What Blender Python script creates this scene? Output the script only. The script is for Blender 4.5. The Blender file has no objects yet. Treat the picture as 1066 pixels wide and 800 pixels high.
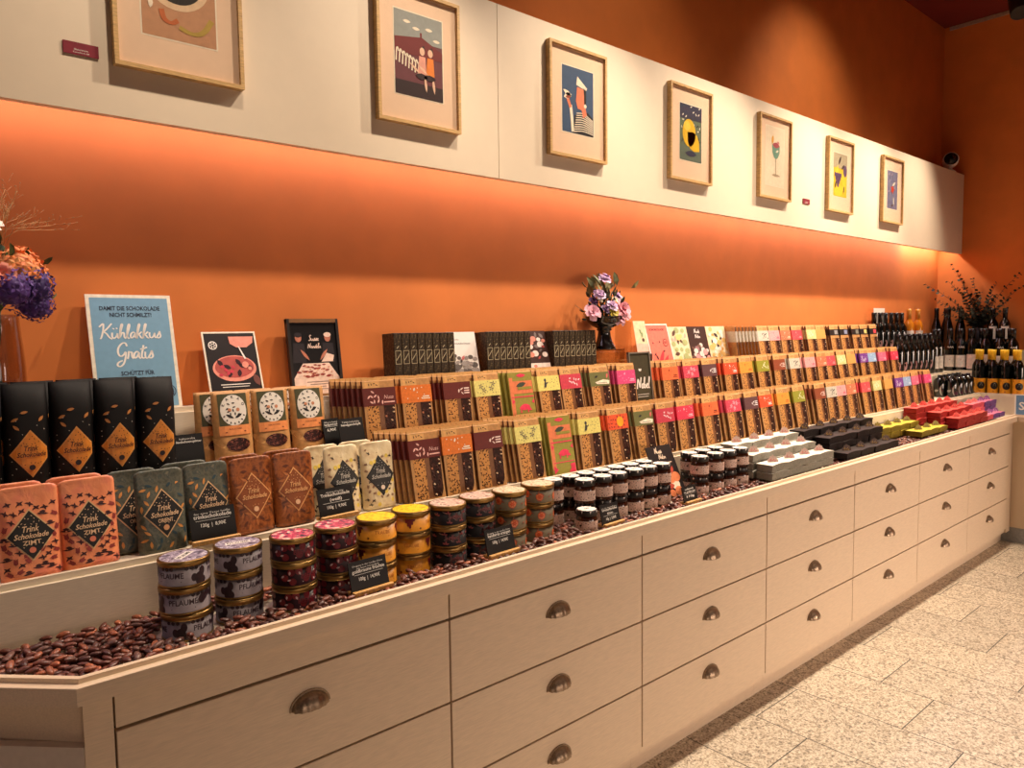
import bpy, bmesh, math, random
from mathutils import Vector, Matrix, Euler
random.seed(7)
S = bpy.context.scene
COL = S.collection
PI = math.pi
def R(d): return math.radians(d)

# ------------------------------------------------------------------ materials
def lin(c):
    out = []
    for v in c[:3]:
        v = v/255.0
        out.append(v/12.92 if v <= 0.04045 else ((v+0.055)/1.055)**2.4)
    return (out[0], out[1], out[2], 1.0)
_M = {}
def newmat(name):
    m = bpy.data.materials.new(name); m.use_nodes = True
    nt = m.node_tree; b = nt.nodes['Principled BSDF']
    return m, nt, b
def N(nt, t, **kw):
    n = nt.nodes.new(t)
    for k, v in kw.items(): setattr(n, k, v)
    return n
def objcoord(nt, scale=(1,1,1)):
    tc = N(nt, 'ShaderNodeTexCoord'); mp = N(nt, 'ShaderNodeMapping')
    mp.inputs['Scale'].default_value = scale
    nt.links.new(tc.outputs['Object'], mp.inputs['Vector'])
    return mp.outputs['Vector']
def ramp(nt, fac, stops, interp='LINEAR'):
    r = N(nt, 'ShaderNodeValToRGB'); r.color_ramp.interpolation = interp
    el = r.color_ramp.elements
    while len(el) < len(stops): el.new(0.5)
    for e, (p, c) in zip(el, stops): e.position = p; e.color = lin(c)
    nt.links.new(fac, r.inputs['Fac'])
    return r.outputs['Color']
def mat(name, rgb, rough=0.5, metal=0.0, var=0.06, scale=60, spec=0.5, bump=0.0, stretch=(1,1,1), emit=0):
    """plain paint / paper / metal with a gentle procedural mottling"""
    if name in _M: return _M[name]
    m, nt, b = newmat(name)
    n = N(nt, 'ShaderNodeTexNoise'); n.inputs['Scale'].default_value = scale; n.inputs['Detail'].default_value = 3
    nt.links.new(objcoord(nt, stretch), n.inputs['Vector'])
    lo = tuple(max(0, v*(1-var)) for v in rgb); hi = tuple(min(255, v*(1+var)) for v in rgb)
    c = ramp(nt, n.outputs['Fac'], [(0.3, lo), (0.7, hi)])
    nt.links.new(c, b.inputs['Base Color'])
    b.inputs['Roughness'].default_value = rough; b.inputs['Metallic'].default_value = metal
    b.inputs['Specular IOR Level'].default_value = spec
    if bump:
        bp = N(nt, 'ShaderNodeBump'); bp.inputs['Strength'].default_value = bump; bp.inputs['Distance'].default_value = 0.002
        nt.links.new(n.outputs['Fac'], bp.inputs['Height']); nt.links.new(bp.outputs['Normal'], b.inputs['Normal'])
    _M[name] = m
    return m
def mottled(name, stops, scale=90, rough=0.4, kind='noise', interp='CONSTANT', stretch=(1,1,1), metal=0, crumple=0):
    if name in _M: return _M[name]
    m, nt, b = newmat(name)
    if kind == 'noise':
        n = N(nt, 'ShaderNodeTexNoise'); n.inputs['Detail'].default_value = 2; f = n.outputs['Fac']
    else:
        n = N(nt, 'ShaderNodeTexVoronoi'); f = n.outputs['Distance']
        if kind == 'cell':
            f = N(nt, 'ShaderNodeSeparateColor'); nt.links.new(n.outputs['Color'], f.inputs[0]); f = f.outputs[0]
    n.inputs['Scale'].default_value = scale
    nt.links.new(objcoord(nt, stretch), n.inputs['Vector'])
    nt.links.new(ramp(nt, f, stops, interp), b.inputs['Base Color'])
    b.inputs['Roughness'].default_value = rough; b.inputs['Metallic'].default_value = metal; b.inputs['Specular IOR Level'].default_value = 0.3
    if crumple:
        q = N(nt, 'ShaderNodeTexNoise'); q.inputs['Scale'].default_value = 45; q.inputs['Detail'].default_value = 3; q.inputs['Distortion'].default_value = 1.2
        nt.links.new(objcoord(nt, (1,1,.6)), q.inputs['Vector'])
        bp = N(nt, 'ShaderNodeBump'); bp.inputs['Strength'].default_value = crumple; bp.inputs['Distance'].default_value = 0.004
        nt.links.new(q.outputs['Fac'], bp.inputs['Height']); nt.links.new(bp.outputs['Normal'], b.inputs['Normal']); b.inputs['Specular IOR Level'].default_value = 0.5
    _M[name] = m
    return m
def glass(name, tint, gloss=0.12, rough=0.03, clear=0.85):
    """thin glass: mostly see-through with a glossy sheen"""
    if name in _M: return _M[name]
    m, nt, b = newmat(name)
    nt.nodes.remove(b); out = nt.nodes['Material Output']
    t = N(nt, 'ShaderNodeBsdfTransparent'); t.inputs['Color'].default_value = lin(tint)
    g = N(nt, 'ShaderNodeBsdfGlossy'); g.inputs['Roughness'].default_value = rough
    g.inputs['Color'].default_value = (1,1,1,1)
    fr = N(nt, 'ShaderNodeLayerWeight'); fr.inputs['Blend'].default_value = 0.5
    pw = N(nt, 'ShaderNodeMath', operation='POWER'); pw.inputs[1].default_value = 4.0; nt.links.new(fr.outputs['Facing'], pw.inputs[0])
    ad = N(nt, 'ShaderNodeMath', operation='MULTIPLY_ADD'); ad.inputs[1].default_value = 0.6; ad.inputs[2].default_value = gloss*0.3
    nt.links.new(pw.outputs[0], ad.inputs[0])
    mx = N(nt, 'ShaderNodeMixShader'); nt.links.new(ad.outputs[0], mx.inputs[0])
    nt.links.new(t.outputs[0], mx.inputs[1]); nt.links.new(g.outputs[0], mx.inputs[2])
    nt.links.new(mx.outputs[0], out.inputs['Surface'])
    _M[name] = m
    return m

cream = mat('cream_paint', (224,202,174), 0.42, var=0.03, scale=30, stretch=(1,12,12), bump=0.05)
panelm = mat('fascia_paint', (228,212,188), 0.55, var=0.006, scale=25)
shelfm = mat('shelf_paint', (226,212,188), 0.4, var=0.03, scale=40, stretch=(1,10,10), bump=0.04)
gapm = mat('carcass_gap_shade', (7,7,10), 0.8)  # near-black so the shade in the drawer gaps is in the colour
orangew = mat('orange_plaster', (214,122,54), 0.75, var=0.03, scale=6, bump=0.03)
ceilm = mat('dark_red_ceiling', (120,38,30), 0.8, var=0.05, scale=4)
bronze = mat('aged_bronze', (150,130,108), 0.4, 0.75, var=0.12, scale=200)
blackm = mat('black_metal', (10,10,11), 0.4)
oak = mat('pale_oak', (196,160,106), 0.45, var=0.14, scale=40, stretch=(1,1,8))
woodstand = mat('beech_wood', (206,158,92), 0.45, var=0.12, scale=60, stretch=(8,1,1))
white = mat('white_card', (236,230,220), 0.5, var=0.01)
black = mat('black_card', (12,11,12), 0.45, var=0.02)
gold = mat('gold_metal', (150,120,70), 0.33, 0.9, var=0.05)
ink = mat('dark_ink', (26,22,26), 0.6)
kraft = mat('kraft_paper', (190,140,84), 0.6, var=0.10, scale=55)
kraftside = mat('kraft_side_shade', (112,72,40), 0.65, var=0.12, scale=55)  # bar sides: kraft darkened, shade between the stacks put into the colour
kraftl = mat('light_kraft', (216,166,102), 0.55, var=0.08, scale=80)
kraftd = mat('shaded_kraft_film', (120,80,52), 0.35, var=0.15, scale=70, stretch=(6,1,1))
dots = mottled('dotted_kraft', [(0.0,(70,36,20)),(0.40,(200,142,78))], 150, 0.55, 'voronoi')
choc = mottled('chocolate_pieces', [(0.0,(44,22,16)),(0.6,(66,34,24)),(0.93,(170,110,80))], 120, 0.38, 'cell')
chocp = mat('dark_chocolate', (62,32,24), 0.45, var=0.2, scale=50, spec=0.25)

def granite():
    m, nt, b = newmat('granite_floor_tiles')
    L = nt.links
    g = N(nt, 'ShaderNodeTexCoord'); sp = N(nt, 'ShaderNodeSeparateXYZ'); L.new(g.outputs['Object'], sp.inputs[0])
    def mth(op, a, bb=None, c=None):
        n = N(nt, 'ShaderNodeMath', operation=op)
        for i, v in enumerate((a, bb, c)):
            if v is None: continue
            if isinstance(v, (int, float)): n.inputs[i].default_value = v
            else: L.new(v, n.inputs[i])
        return n.outputs[0]
    u = mth('DIVIDE', mth('SUBTRACT', sp.outputs[0], 2.806), 0.3157)
    row = mth('FLOOR', u); fu = mth('SUBTRACT', u, row)
    v = mth('DIVIDE', mth('SUBTRACT', mth('SUBTRACT', sp.outputs[1], 1.038), mth('MULTIPLY', row, 0.205)), 0.615)
    vf = mth('FLOOR', v); fv = mth('SUBTRACT', v, vf)
    du = mth('MULTIPLY', mth('MINIMUM', fu, mth('SUBTRACT', 1.0, fu)), 0.3157)
    dv = mth('MULTIPLY', mth('MINIMUM', fv, mth('SUBTRACT', 1.0, fv)), 0.615)
    d = mth('MINIMUM', du, dv)
    joint = mth('LESS_THAN', d, 0.0020)
    wn = N(nt, 'ShaderNodeTexWhiteNoise', noise_dimensions='2D')
    cb = N(nt, 'ShaderNodeCombineXYZ'); L.new(row, cb.inputs[0]); L.new(vf, cb.inputs[1]); L.new(cb.outputs[0], wn.inputs['Vector'])
    n1 = N(nt, 'ShaderNodeTexNoise'); n1.inputs['Scale'].default_value = 120; n1.inputs['Detail'].default_value = 4; n1.inputs['Roughness'].default_value = 0.7
    L.new(g.outputs['Object'], n1.inputs['Vector'])
    n2 = N(nt, 'ShaderNodeTexVoronoi'); n2.inputs['Scale'].default_value = 85
    L.new(g.outputs['Object'], n2.inputs['Vector'])
    c1 = ramp(nt, n1.outputs['Fac'], [(0.38,(52,44,38)),(0.47,(168,152,132)),(0.58,(228,218,202))])
    sep = N(nt, 'ShaderNodeSeparateColor'); L.new(n2.outputs['Color'], sep.inputs[0])
    c2 = ramp(nt, sep.outputs[0], [(0.0,(62,52,44)),(0.3,(172,158,138)),(0.8,(228,218,202))])
    mx = N(nt, 'ShaderNodeMix', data_type='RGBA'); mx.inputs[0].default_value = 0.45
    L.new(c1, mx.inputs[6]); L.new(c2, mx.inputs[7])
    tv = N(nt, 'ShaderNodeMix', data_type='RGBA', blend_type='MULTIPLY'); tv.inputs[0].default_value = 1
    L.new(mx.outputs[2], tv.inputs[6]); L.new(ramp(nt, wn.outputs['Value'], [(0,(236,234,230)),(1,(255,252,246))]), tv.inputs[7])
    fin = N(nt, 'ShaderNodeMix', data_type='RGBA'); L.new(joint, fin.inputs[0]); L.new(tv.outputs[2], fin.inputs[6]); fin.inputs[7].default_value = lin((38,32,26))
    L.new(fin.outputs[2], b.inputs['Base Color'])
    b.inputs['Roughness'].default_value = 0.45
    bp = N(nt, 'ShaderNodeBump'); bp.inputs['Strength'].default_value = 0.3; bp.inputs['Distance'].default_value = 0.002
    L.new(mth('SUBTRACT', 1.0, joint), bp.inputs['Height']); L.new(bp.outputs['Normal'], b.inputs['Normal'])
    return m

# ------------------------------------------------------------------ mesh builder
class MB:
    def __init__(s): s.v, s.f, s.m, s.sm = [], [], [], []
    def add(s, vs, fs, mi=0, smooth=False):
        b = len(s.v); s.v.extend([tuple(v) for v in vs])
        for f in fs: s.f.append(tuple(b+i for i in f)); s.m.append(mi); s.sm.append(smooth)
        return s
    def box(s, x0, x1, y0, y1, z0, z1, mi=0):
        vs = [(x0,y0,z0),(x1,y0,z0),(x1,y1,z0),(x0,y1,z0),(x0,y0,z1),(x1,y0,z1),(x1,y1,z1),(x0,y1,z1)]
        return s.add(vs, [(0,3,2,1),(4,5,6,7),(0,1,5,4),(1,2,6,5),(2,3,7,6),(3,0,4,7)], mi)
    def rbox(s, x0, x1, y0, y1, z0, z1, r=0.002, mi=0):
        """box with chamfered edges"""
        bm = bmesh.new(); bmesh.ops.create_cube(bm, size=1)
        for v in bm.verts:
            v.co = Vector(((x0+x1)/2+v.co.x*(x1-x0), (y0+y1)/2+v.co.y*(y1-y0), (z0+z1)/2+v.co.z*(z1-z0)))
        r = min(r, 0.45*min(x1-x0, y1-y0, z1-z0))
        bmesh.ops.bevel(bm, geom=bm.edges[:], offset=r, segments=1, affect='EDGES')
        bm.verts.index_update()
        s.add([v.co[:] for v in bm.verts], [[v.index for v in f.verts] for f in bm.faces], mi)
        bm.free(); return s
    def poly(s, pts, mi=0): return s.add(pts, [tuple(range(len(pts)))], mi)
    def prism(s, pts, z0, z1, mi=0):
        n = len(pts)
        vs = [(x,y,z0) for x,y in pts]+[(x,y,z1) for x,y in pts]
        fs = [tuple(range(n-1,-1,-1)), tuple(range(n,2*n))]+[(i,(i+1)%n,n+(i+1)%n,n+i) for i in range(n)]
        return s.add(vs, fs, mi)
    def lathe(s, prof, n=28, mi=0, c=(0,0,0), cap0=True, cap1=True, smooth=True, mis=None):
        vs = []; k = len(prof)
        for r, z in prof:
            for i in range(n):
                a = 2*PI*i/n; vs.append((c[0]+r*math.cos(a), c[1]+r*math.sin(a), c[2]+z))
        b = len(s.v); s.v.extend(vs)
        for j in range(k-1):
            for i in range(n):
                s.f.append((b+j*n+i, b+j*n+(i+1)%n, b+(j+1)*n+(i+1)%n, b+(j+1)*n+i)); s.m.append(mis[j] if mis else mi); s.sm.append(smooth)
        if cap0: s.f.append(tuple(b+i for i in range(n-1,-1,-1))); s.m.append(mis[0] if mis else mi); s.sm.append(False)
        if cap1: s.f.append(tuple(b+(k-1)*n+i for i in range(n))); s.m.append(mis[-1] if mis else mi); s.sm.append(False)
        return s
    def tube(s, pts, r, n=6, mi=0):
        pts = [Vector(p) for p in pts]; k = len(pts); vs = []
        for i, p in enumerate(pts):
            t = (pts[min(i+1,k-1)]-pts[max(i-1,0)]).normalized()
            a = Vector((0,0,1)) if abs(t.z) < 0.9 else Vector((1,0,0))
            u = t.cross(a).normalized(); w = t.cross(u)
            rr = r[i] if isinstance(r, (list,tuple)) else r
            for j in range(n):
                q = 2*PI*j/n; vs.append(p+u*rr*math.cos(q)+w*rr*math.sin(q))
        fs = [(i*n+j, i*n+(j+1)%n, (i+1)*n+(j+1)%n, (i+1)*n+j) for i in range(k-1) for j in range(n)]
        fs += [tuple(range(n-1,-1,-1)), tuple((k-1)*n+j for j in range(n))]
        return s.add(vs, fs, mi, True)
    def ball(s, c, rad, rot=None, nu=8, nv=5, mi=0, bend=0.0):
        vs = []; c = Vector(c); M = rot.to_matrix() if rot else None
        for j in range(nv+1):
            t = PI*j/nv
            for i in range(nu):
                a = 2*PI*i/nu
                p = Vector((rad[0]*math.cos(t), rad[1]*math.sin(t)*math.cos(a), rad[2]*math.sin(t)*math.sin(a)))
                if bend: p.y += bend*(p.x/rad[0])**2
                if M: p = M@p
                vs.append(c+p)
        fs = [(j*nu+i, j*nu+(i+1)%nu, (j+1)*nu+(i+1)%nu, (j+1)*nu+i) for j in range(nv) for i in range(nu)]
        return s.add(vs, fs, mi, True)
    def decal(s, polys, fn, mi):
        for p in polys: s.add([fn(x,z) for x,z in p], [tuple(range(len(p)))], mi)
        return s
    def text(s, txt, fn, mi, x=0, z=0, h=0.01, w=None, shear=0.0, rot=0, bold=False):
        vs, fs = text2d(txt, shear, bold)
        if not vs: return s
        x0 = min(v[0] for v in vs); x1 = max(v[0] for v in vs); z0 = min(v[1] for v in vs); z1 = max(v[1] for v in vs)
        k = h; kx = (w/(x1-x0)) if w else k
        ca, sa = math.cos(rot), math.sin(rot)
        out = []
        for a, b in vs:
            px = (a-(x0+x1)/2)*kx; pz = (b-0.35)*k
            out.append(fn(x+px*ca-pz*sa, z+px*sa+pz*ca))
        return s.add(out, fs, mi)
    def mesh(s, name, mats, smooth=None):
        me = bpy.data.meshes.new(name); me.from_pydata(s.v, [], s.f)
        for m in (mats if isinstance(mats, (list,tuple)) else [mats]): me.materials.append(m)
        me.polygons.foreach_set('material_index', s.m); me.polygons.foreach_set('use_smooth', s.sm)
        me.update(); return me
    def build(s, name, mats, parent=None, loc=None, rot=None):
        return put(name, s.mesh(name, mats), parent, loc, rot)
_T = {}
def text2d(txt, shear=0.0, bold=False):
    k = (txt, shear, bold)
    if k in _T: return _T[k]
    cu = bpy.data.curves.new('t', 'FONT'); cu.body = txt; cu.size = 1; cu.resolution_u = 2; cu.shear = shear; cu.fill_mode = 'FRONT'
    if bold: cu.offset = 0.018
    ob = bpy.data.objects.new('t', cu); COL.objects.link(ob)
    dg = bpy.context.evaluated_depsgraph_get(); dg.update()
    me = bpy.data.meshes.new_from_object(ob.evaluated_get(dg))
    r = ([(v.co.x, v.co.y) for v in me.vertices], [tuple(p.vertices) for p in me.polygons])
    bpy.data.objects.remove(ob); bpy.data.meshes.remove(me); bpy.data.curves.remove(cu)
    _T[k] = r; return r
def put(name, me, parent=None, loc=None, rot=None):
    o = bpy.data.objects.new(name, me); COL.objects.link(o)
    if parent: o.parent = parent
    if loc: o.location = loc
    if rot: o.rotation_euler = rot
    return o
def tag(o, label, cat, group=None):
    o['label'] = label; o['category'] = cat
    if group: o['group'] = group
    return o
def empty(name, label, cat, loc=(0,0,0), rot=(0,0,0), group=None):
    o = bpy.data.objects.new(name, None); COL.objects.link(o); o.empty_display_size = 0.05
    o.location = loc; o.rotation_euler = rot
    return tag(o, label, cat, group)
def struct(name, mb, m):
    o = mb.build(name, m); o['kind'] = 'structure'; return o
def clone(src, loc, rot=None, label=None, group=None):
    """copy a thing with its parts and sub-parts"""
    def cp(o, parent):
        c = o.copy(); COL.objects.link(c)
        if parent: c.parent = parent; c.matrix_parent_inverse = o.matrix_parent_inverse.copy()
        for ch in list(o.children): cp(ch, c)
        return c
    r = cp(src, None); r.location = loc
    if rot is not None: r.rotation_euler = rot
    if label: r['label'] = label
    if group: r['group'] = group
    return r
ORD = ['first','second','third','fourth','fifth','sixth','seventh','eighth','ninth','tenth','eleventh','twelfth']
# 2-D print shapes
def disc(cx, cz, r, n=16, rz=None):
    return [(cx+r*math.cos(2*PI*i/n), cz+(rz or r)*math.sin(2*PI*i/n)) for i in range(n)]
def leaf(cx, cz, l, a, w=0.36):
    pts = []
    for t in (-1,-0.5,0,0.5): pts.append((t*l/2, w*l/2*(1-t*t)))
    for t in (1,0.5,0,-0.5): pts.append((t*l/2, -w*l/2*(1-t*t)))
    ca, sa = math.cos(a), math.sin(a)
    return [(cx+x*ca-z*sa, cz+x*sa+z*ca) for x,z in pts]
def strips(cx, cz, rx, rz, n=10):
    out = []
    for i in range(n):
        a, b = -math.cos(PI*i/n), -math.cos(PI*(i+1)/n); ha, hb = rz*math.sqrt(max(0,1-a*a)), rz*math.sqrt(max(0,1-b*b))
        for k in range(4):
            l_, u_ = -1+k*0.5, -0.5+k*0.5
            q = [(cx+a*rx,cz+ha*l_),(cx+b*rx,cz+hb*l_),(cx+b*rx,cz+hb*u_),(cx+a*rx,cz+ha*u_)]
            out.append(q[:3] if i == 0 else [q[0],q[1],q[3]] if i == n-1 else q)
    return out
def rect(x0, x1, z0, z1): return [(x0,z0),(x1,z0),(x1,z1),(x0,z1)]
def diamond(cx, cz, w, h): return [(cx-w/2,cz),(cx,cz-h/2),(cx+w/2,cz),(cx,cz+h/2)]
def sprig(cx, cz, l, a, rnd):
    out = [leaf(cx, cz, l, a, 0.07)]
    for t in (-0.4,-0.1,0.2,0.5):
        for sgn in (1,-1):
            out.append(leaf(cx+math.cos(a)*l*t*0.5+math.cos(a+sgn*0.9)*l*0.14, cz+math.sin(a)*l*t*0.5+math.sin(a+sgn*0.9)*l*0.14, l*0.34, a+sgn*0.8, 0.4))
    return out
def bird(cx, cz, l, a):
    return [leaf(cx, cz, l, a, 0.28), leaf(cx, cz, l*0.9, a+1.9, 0.3), leaf(cx-math.cos(a)*l*.4, cz-math.sin(a)*l*.4, l*.5, a+0.5, 0.3)]
def scatter(x0, x1, z0, z1, n, mind, rnd, keep=None):
    pts = []; t = 0
    while len(pts) < n and t < n*40:
        t += 1; p = (rnd.uniform(x0,x1), rnd.uniform(z0,z1))
        if keep and not keep(*p): continue
        if all((p[0]-q[0])**2+(p[1]-q[1])**2 > mind*mind for q in pts): pts.append(p)
    return pts
# ------------------------------------------------------------------ the setting
XR, YB, ZC = 6.5, 2.228, 3.81      # right wall, back wall, ceiling
struct('floor', MB().box(-4, 8, -5, YB+0.1, -0.1, 0), granite())
struct('wall_back', MB().box(-4, XR+0.1, YB, YB+0.1, 0, ZC), orangew)
struct('wall_right', MB().box(XR, XR+0.1, -5, YB, 0, ZC), orangew)
struct('ceiling', MB().box(-4, XR+0.1, -5, YB+0.1, ZC, ZC+0.1), ceilm)
struct('trim_1', MB().box(XR-0.014, XR, -2.0, 2.19, ZC-0.03, ZC-0.004), mat('trim_grey', (176,150,132), 0.5))
def fascia(name, x0, x1):
    m = MB().box(x0, x1, 2.06, 2.085, 2.045, 2.655)
    m.box(x0, x1, 2.085, YB, 2.635, 2.655)
    return struct(name, m, panelm)
fascia('trim_2', -3.2, 1.748); fascia('trim_3', 1.7505, XR-0.001)

# ------------------------------------------------------------------ counter
YL, DF = 1.465, 1.497                 # front of the rim, front of the drawers
XE = 5.79                             # where the rim turns along the right wall
path = [(XE, 0.2), (XE, YL), (0.242, YL), (-0.28, YL+0.522)]
def offs(d):
    out = []; n = len(path)
    for i in range(n):
        ns = []
        for a, b in ((i-1, i), (i, i+1)):
            if 0 <= a and b < n:
                dx, dy = path[b][0]-path[a][0], path[b][1]-path[a][1]; l = math.hypot(dx, dy)
                ns.append((dy/l, -dx/l))
        if len(ns) == 1: nx, ny = ns[0]; k = 1
        else:
            nx, ny = ns[0][0]+ns[1][0], ns[0][1]+ns[1][1]; l = math.hypot(nx, ny); nx /= l; ny /= l
            k = 1/(nx*ns[0][0]+ny*ns[0][1])
        out.append((path[i][0]+nx*d*k, path[i][1]+ny*d*k))
    return out
def sweep(prof, mi=0, mb=None):
    mb = mb or MB()
    rings = [[(x, y, z) for (x, y) in offs(d)] for d, z in prof]
    n, k = len(path), len(prof)
    vs = [rings[j][i] for j in range(k) for i in range(n)]
    fs = [(j*n+i, j*n+i+1, ((j+1)%k)*n+i+1, ((j+1)%k)*n+i) for j in range(k) for i in range(n-1)]
    fs += [tuple(j*n for j in range(k)), tuple(j*n+n-1 for j in range(k-1,-1,-1))]
    return mb.add(vs, fs, mi)
counter = empty('display_counter', 'long cream stepped display counter with raised rim running along orange wall', 'counter', (2.8, 1.8, 0.8))
def cpart(name, mb, m):
    o = mb.build(name, m, counter); o.matrix_parent_inverse = Matrix.Translation((-2.8,-1.8,-0.8)); return o
bpy.context.view_layer.update()
rim = sweep([(0.0,0.838),(0.0,0.8715),(0.001,0.8725),(0.018,0.8725),(0.018,0.882),(0.030,0.882),(0.030,0.838)])
cpart('rim', rim, cream)
clip = lambda y: 0.242-(y-YL)          # x of the 45 degree end at depth y
def inner(y): return clip(y)+0.045
Y1, Y2, Y3 = 1.750, 1.925, 2.075
X1, X2, X3 = 6.000, 6.160, 6.330
Z0, Z1, Z2, Z3 = 0.856, 0.992, 1.142, 1.292
IX = offs(0.0302)
cpart('tray_floor', MB().prism([(X1,0.2),(X1,Y1),(inner(Y1),Y1),(IX[2][0],IX[2][1]),(IX[1][0],IX[1][1]),(IX[0][0],0.2)], 0.838, Z0), shelfm)
def tier(x, y, za, zb, xl):
    m = MB().prism([(XR-0.003,0.2),(XR-0.003,YB-0.003),(xl,YB-0.003),(xl,max(y, YL+0.242-xl+0.05)),(inner(y),y),(x,y),(x,0.2)], za, zb-0.004)
    # raised nosing a little way in from the edge
    for d, w, z in ((0.010, 0.011, zb+0.010),):
        m.prism([(x+d,0.2),(x+d+w,0.2),(x+d+w,y+d+w),(inner(y),y+d+w),(inner(y),y+d),(x+d,y+d)], zb-0.004, z)
    m.prism([(x,0.2),(XR-0.003,0.2),(XR-0.003,YB-0.003),(xl,YB-0.003),(xl,y+0.03 if y+0.03>YL+0.242-xl+0.05 else YL+0.242-xl+0.05),(inner(y),y+0.022),(x+0.022,y+0.022),(x+0.022,0.2)][1:], zb-0.004, zb)
    return m
cpart('lower_step', tier(X1, Y1, 0.838, Z1, -0.25), shelfm)
cpart('middle_step', tier(X2, Y2, Z1-0.004, Z2, -0.25), shelfm)
cpart('top_ledge', tier(X3, Y3, Z2-0.004, Z3, -0.25), shelfm)

V = [0.3055 + (5.746-0.3055)*i/7 for i in range(8)]
ZD = [0.759, 0.5385, 0.317, 0.104]
def cup_pull():
    m = MB(); a, b, c = 0.044, 0.034, 0.027; nu, nv = 30, 8
    vs = []
    for j in range(nv+1):
        v = (PI/2)*j/nv
        for i in range(nu+1):
            u = PI*i/nu; k = 1+0.035*math.cos(14*u)*math.sin(v)
            vs.append((a*math.cos(u)*k if 0 < i < nu else a*math.cos(u), -c*math.sin(u)*math.sin(v)*k-0.001, b*math.sin(u)*math.cos(v)*k))
    fs = [(j*(nu+1)+i, j*(nu+1)+i+1, (j+1)*(nu+1)+i+1, (j+1)*(nu+1)+i) for j in range(nv) for i in range(nu)]
    m.add(vs, fs, 0, True)
    # flange around the cup
    ring = []
    for i in range(nu+1):
        u = PI*i/nu; ring.append((a*1.10*math.cos(u), -0.0035, b*1.12*math.sin(u))); 
    for i in range(nu+1):
        u = PI*i/nu; ring.append((a*0.97*math.cos(u), -0.0035, b*0.97*math.sin(u)))
    m.add(ring, [(i, i+1, nu+2+i, nu+1+i) for i in range(nu)], 0)
    ring2 = [(x, 0, z) for x, y, z in ring[:nu+1]]
    m.add(ring[:nu+1]+ring2, [(i, nu+1+i, nu+2+i, i+1) for i in range(nu)], 0)
    return m.mesh('cup_pull', bronze)
PULL = cup_pull()
places = ['nearest the angled corner', 'second from the angled corner', 'third from the angled corner', 'fourth from the angled corner',
          'fifth from the angled corner', 'sixth from the angled corner', 'last before the right wall return']
for i in range(7):
    x0, x1 = V[i], V[i+1]; xc = (x0+x1)/2; w = x1-x0
    c = empty('drawer_cabinet', 'cream cabinet of three drawers with bronze cup pulls, '+places[i], 'cabinet', (xc, DF, 0), group='drawer cabinets under the counter')
    h = w/2; g = 0.0028
    MB().box(-h+0.0006, h-0.0006, 0.020, 0.70, ZD[3]-0.004, 0.836).build('carcass', gapm, c)
    MB().box(-h+g, h-g, 0.0, 0.018, ZD[0]+0.003, 0.8365).build('top_rail', cream, c)
    MB().box(-h+0.0005, h-0.0005, 0.048, 0.066, 0.0, ZD[3]-0.005).build('plinth', cream, c)
    MB().box(-h+0.0005, h-0.0005, 0.010, 0.06, ZD[3]-0.026, ZD[3]-0.0055).build('base_rail', cream, c)
    for k in range(3):
        zt, zb = ZD[k]-0.0040, ZD[k+1]+0.0012
        d = MB().rbox(-h+g, h-g, -0.001, 0.018, zb, zt, 0.0012).build('drawer', cream, c)
        hh = put('handle', PULL, d, (0, -0.002, (ZD[k]+ZD[k+1])/2+0.020)); hh['label'] = 'aged bronze cup handle'
# angled corner unit and the unit that turns along the right wall
P2, P3 = offs(DF-YL)[2], offs(DF-YL)[3]
cc = empty('corner_cabinet', 'grey-cream angled end cabinet closing the left end of the counter', 'cabinet', (P2[0], P2[1], 0))
s2 = math.sqrt(0.5)
def cl(p): return (p[0]-P2[0], p[1]-P2[1])
body = [cl(p) for p in (( V[0]-0.0008, DF+0.001),( V[0]-0.0008, 2.2),(-0.24,2.2),(P3[0]+0.03,P3[1]+0.03),(P2[0]+0.012,P2[1]+0.012),(P2[0]+0.02,DF+0.001))]
MB().prism(body, 0.09, 0.836).build('carcass', cream, cc)
MB().prism([cl(p) for p in ((P2[0]-0.002,P2[1]),(P2[0]+0.012,P2[1]+0.014),(P3[0]+0.014,P3[1]+0.012),(P3[0],P3[1]))], 0.09, 0.745).build('door', mat('grey_cream_paint', (206,192,176), 0.45, var=0.02), cc)
MB().prism([cl(p) for p in ((P2[0]+0.0,P2[1]),(V[0]-0.003,DF-0.001),(V[0]-0.003,DF+0.017),(P2[0]+0.008,DF+0.02))], 0.09, 0.836).build('post', cream, cc)
MB().prism([cl(p) for p in ((P2[0]+0.03,DF+0.05),(V[0]-0.001,DF+0.05),(V[0]-0.001,2.1),(-0.2,2.1),(P3[0]+0.06,P3[1]+0.06))], 0.0, 0.09).build('plinth', cream, cc)
rc = empty('return_cabinet', 'cream drawer cabinet turning the corner along the right orange wall', 'cabinet', (XE+0.032, 1.0, 0))
MB().box(0.002, 0.66, -0.79, 1.20, 0.104, 0.836).build('carcass', cream, rc)
MB().box(-XE-0.032+V[7]+0.001, 0.0015, DF-1.0+0.001, DF-1.0+0.02, 0.0765, 0.8365).box(-XE-0.032+V[7]+0.001, 0.0015, DF-1.0+0.05, DF-1.0+0.068, 0.0, 0.0764).build('filler_panel', cream, rc)
d = MB().rbox(-0.016, 0.001, -0.70, 0.40, 0.56, 0.745, 0.0012).build('drawer', cream, rc)
h = put('handle', PULL, d, (-0.018, 0.31, 0.70), (0,0,-PI/2)); h['label'] = 'aged bronze cup handle'
MB().rbox(-0.016, 0.001, -0.70, 0.40, 0.11, 0.555, 0.0012).build('door', cream, rc)
MB().box(0.002, 0.05, -0.79, 0.5465, 0.0, 0.1035).build('plinth', mat('blue_grey_plinth', (150,150,150), 0.5), rc)

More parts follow.
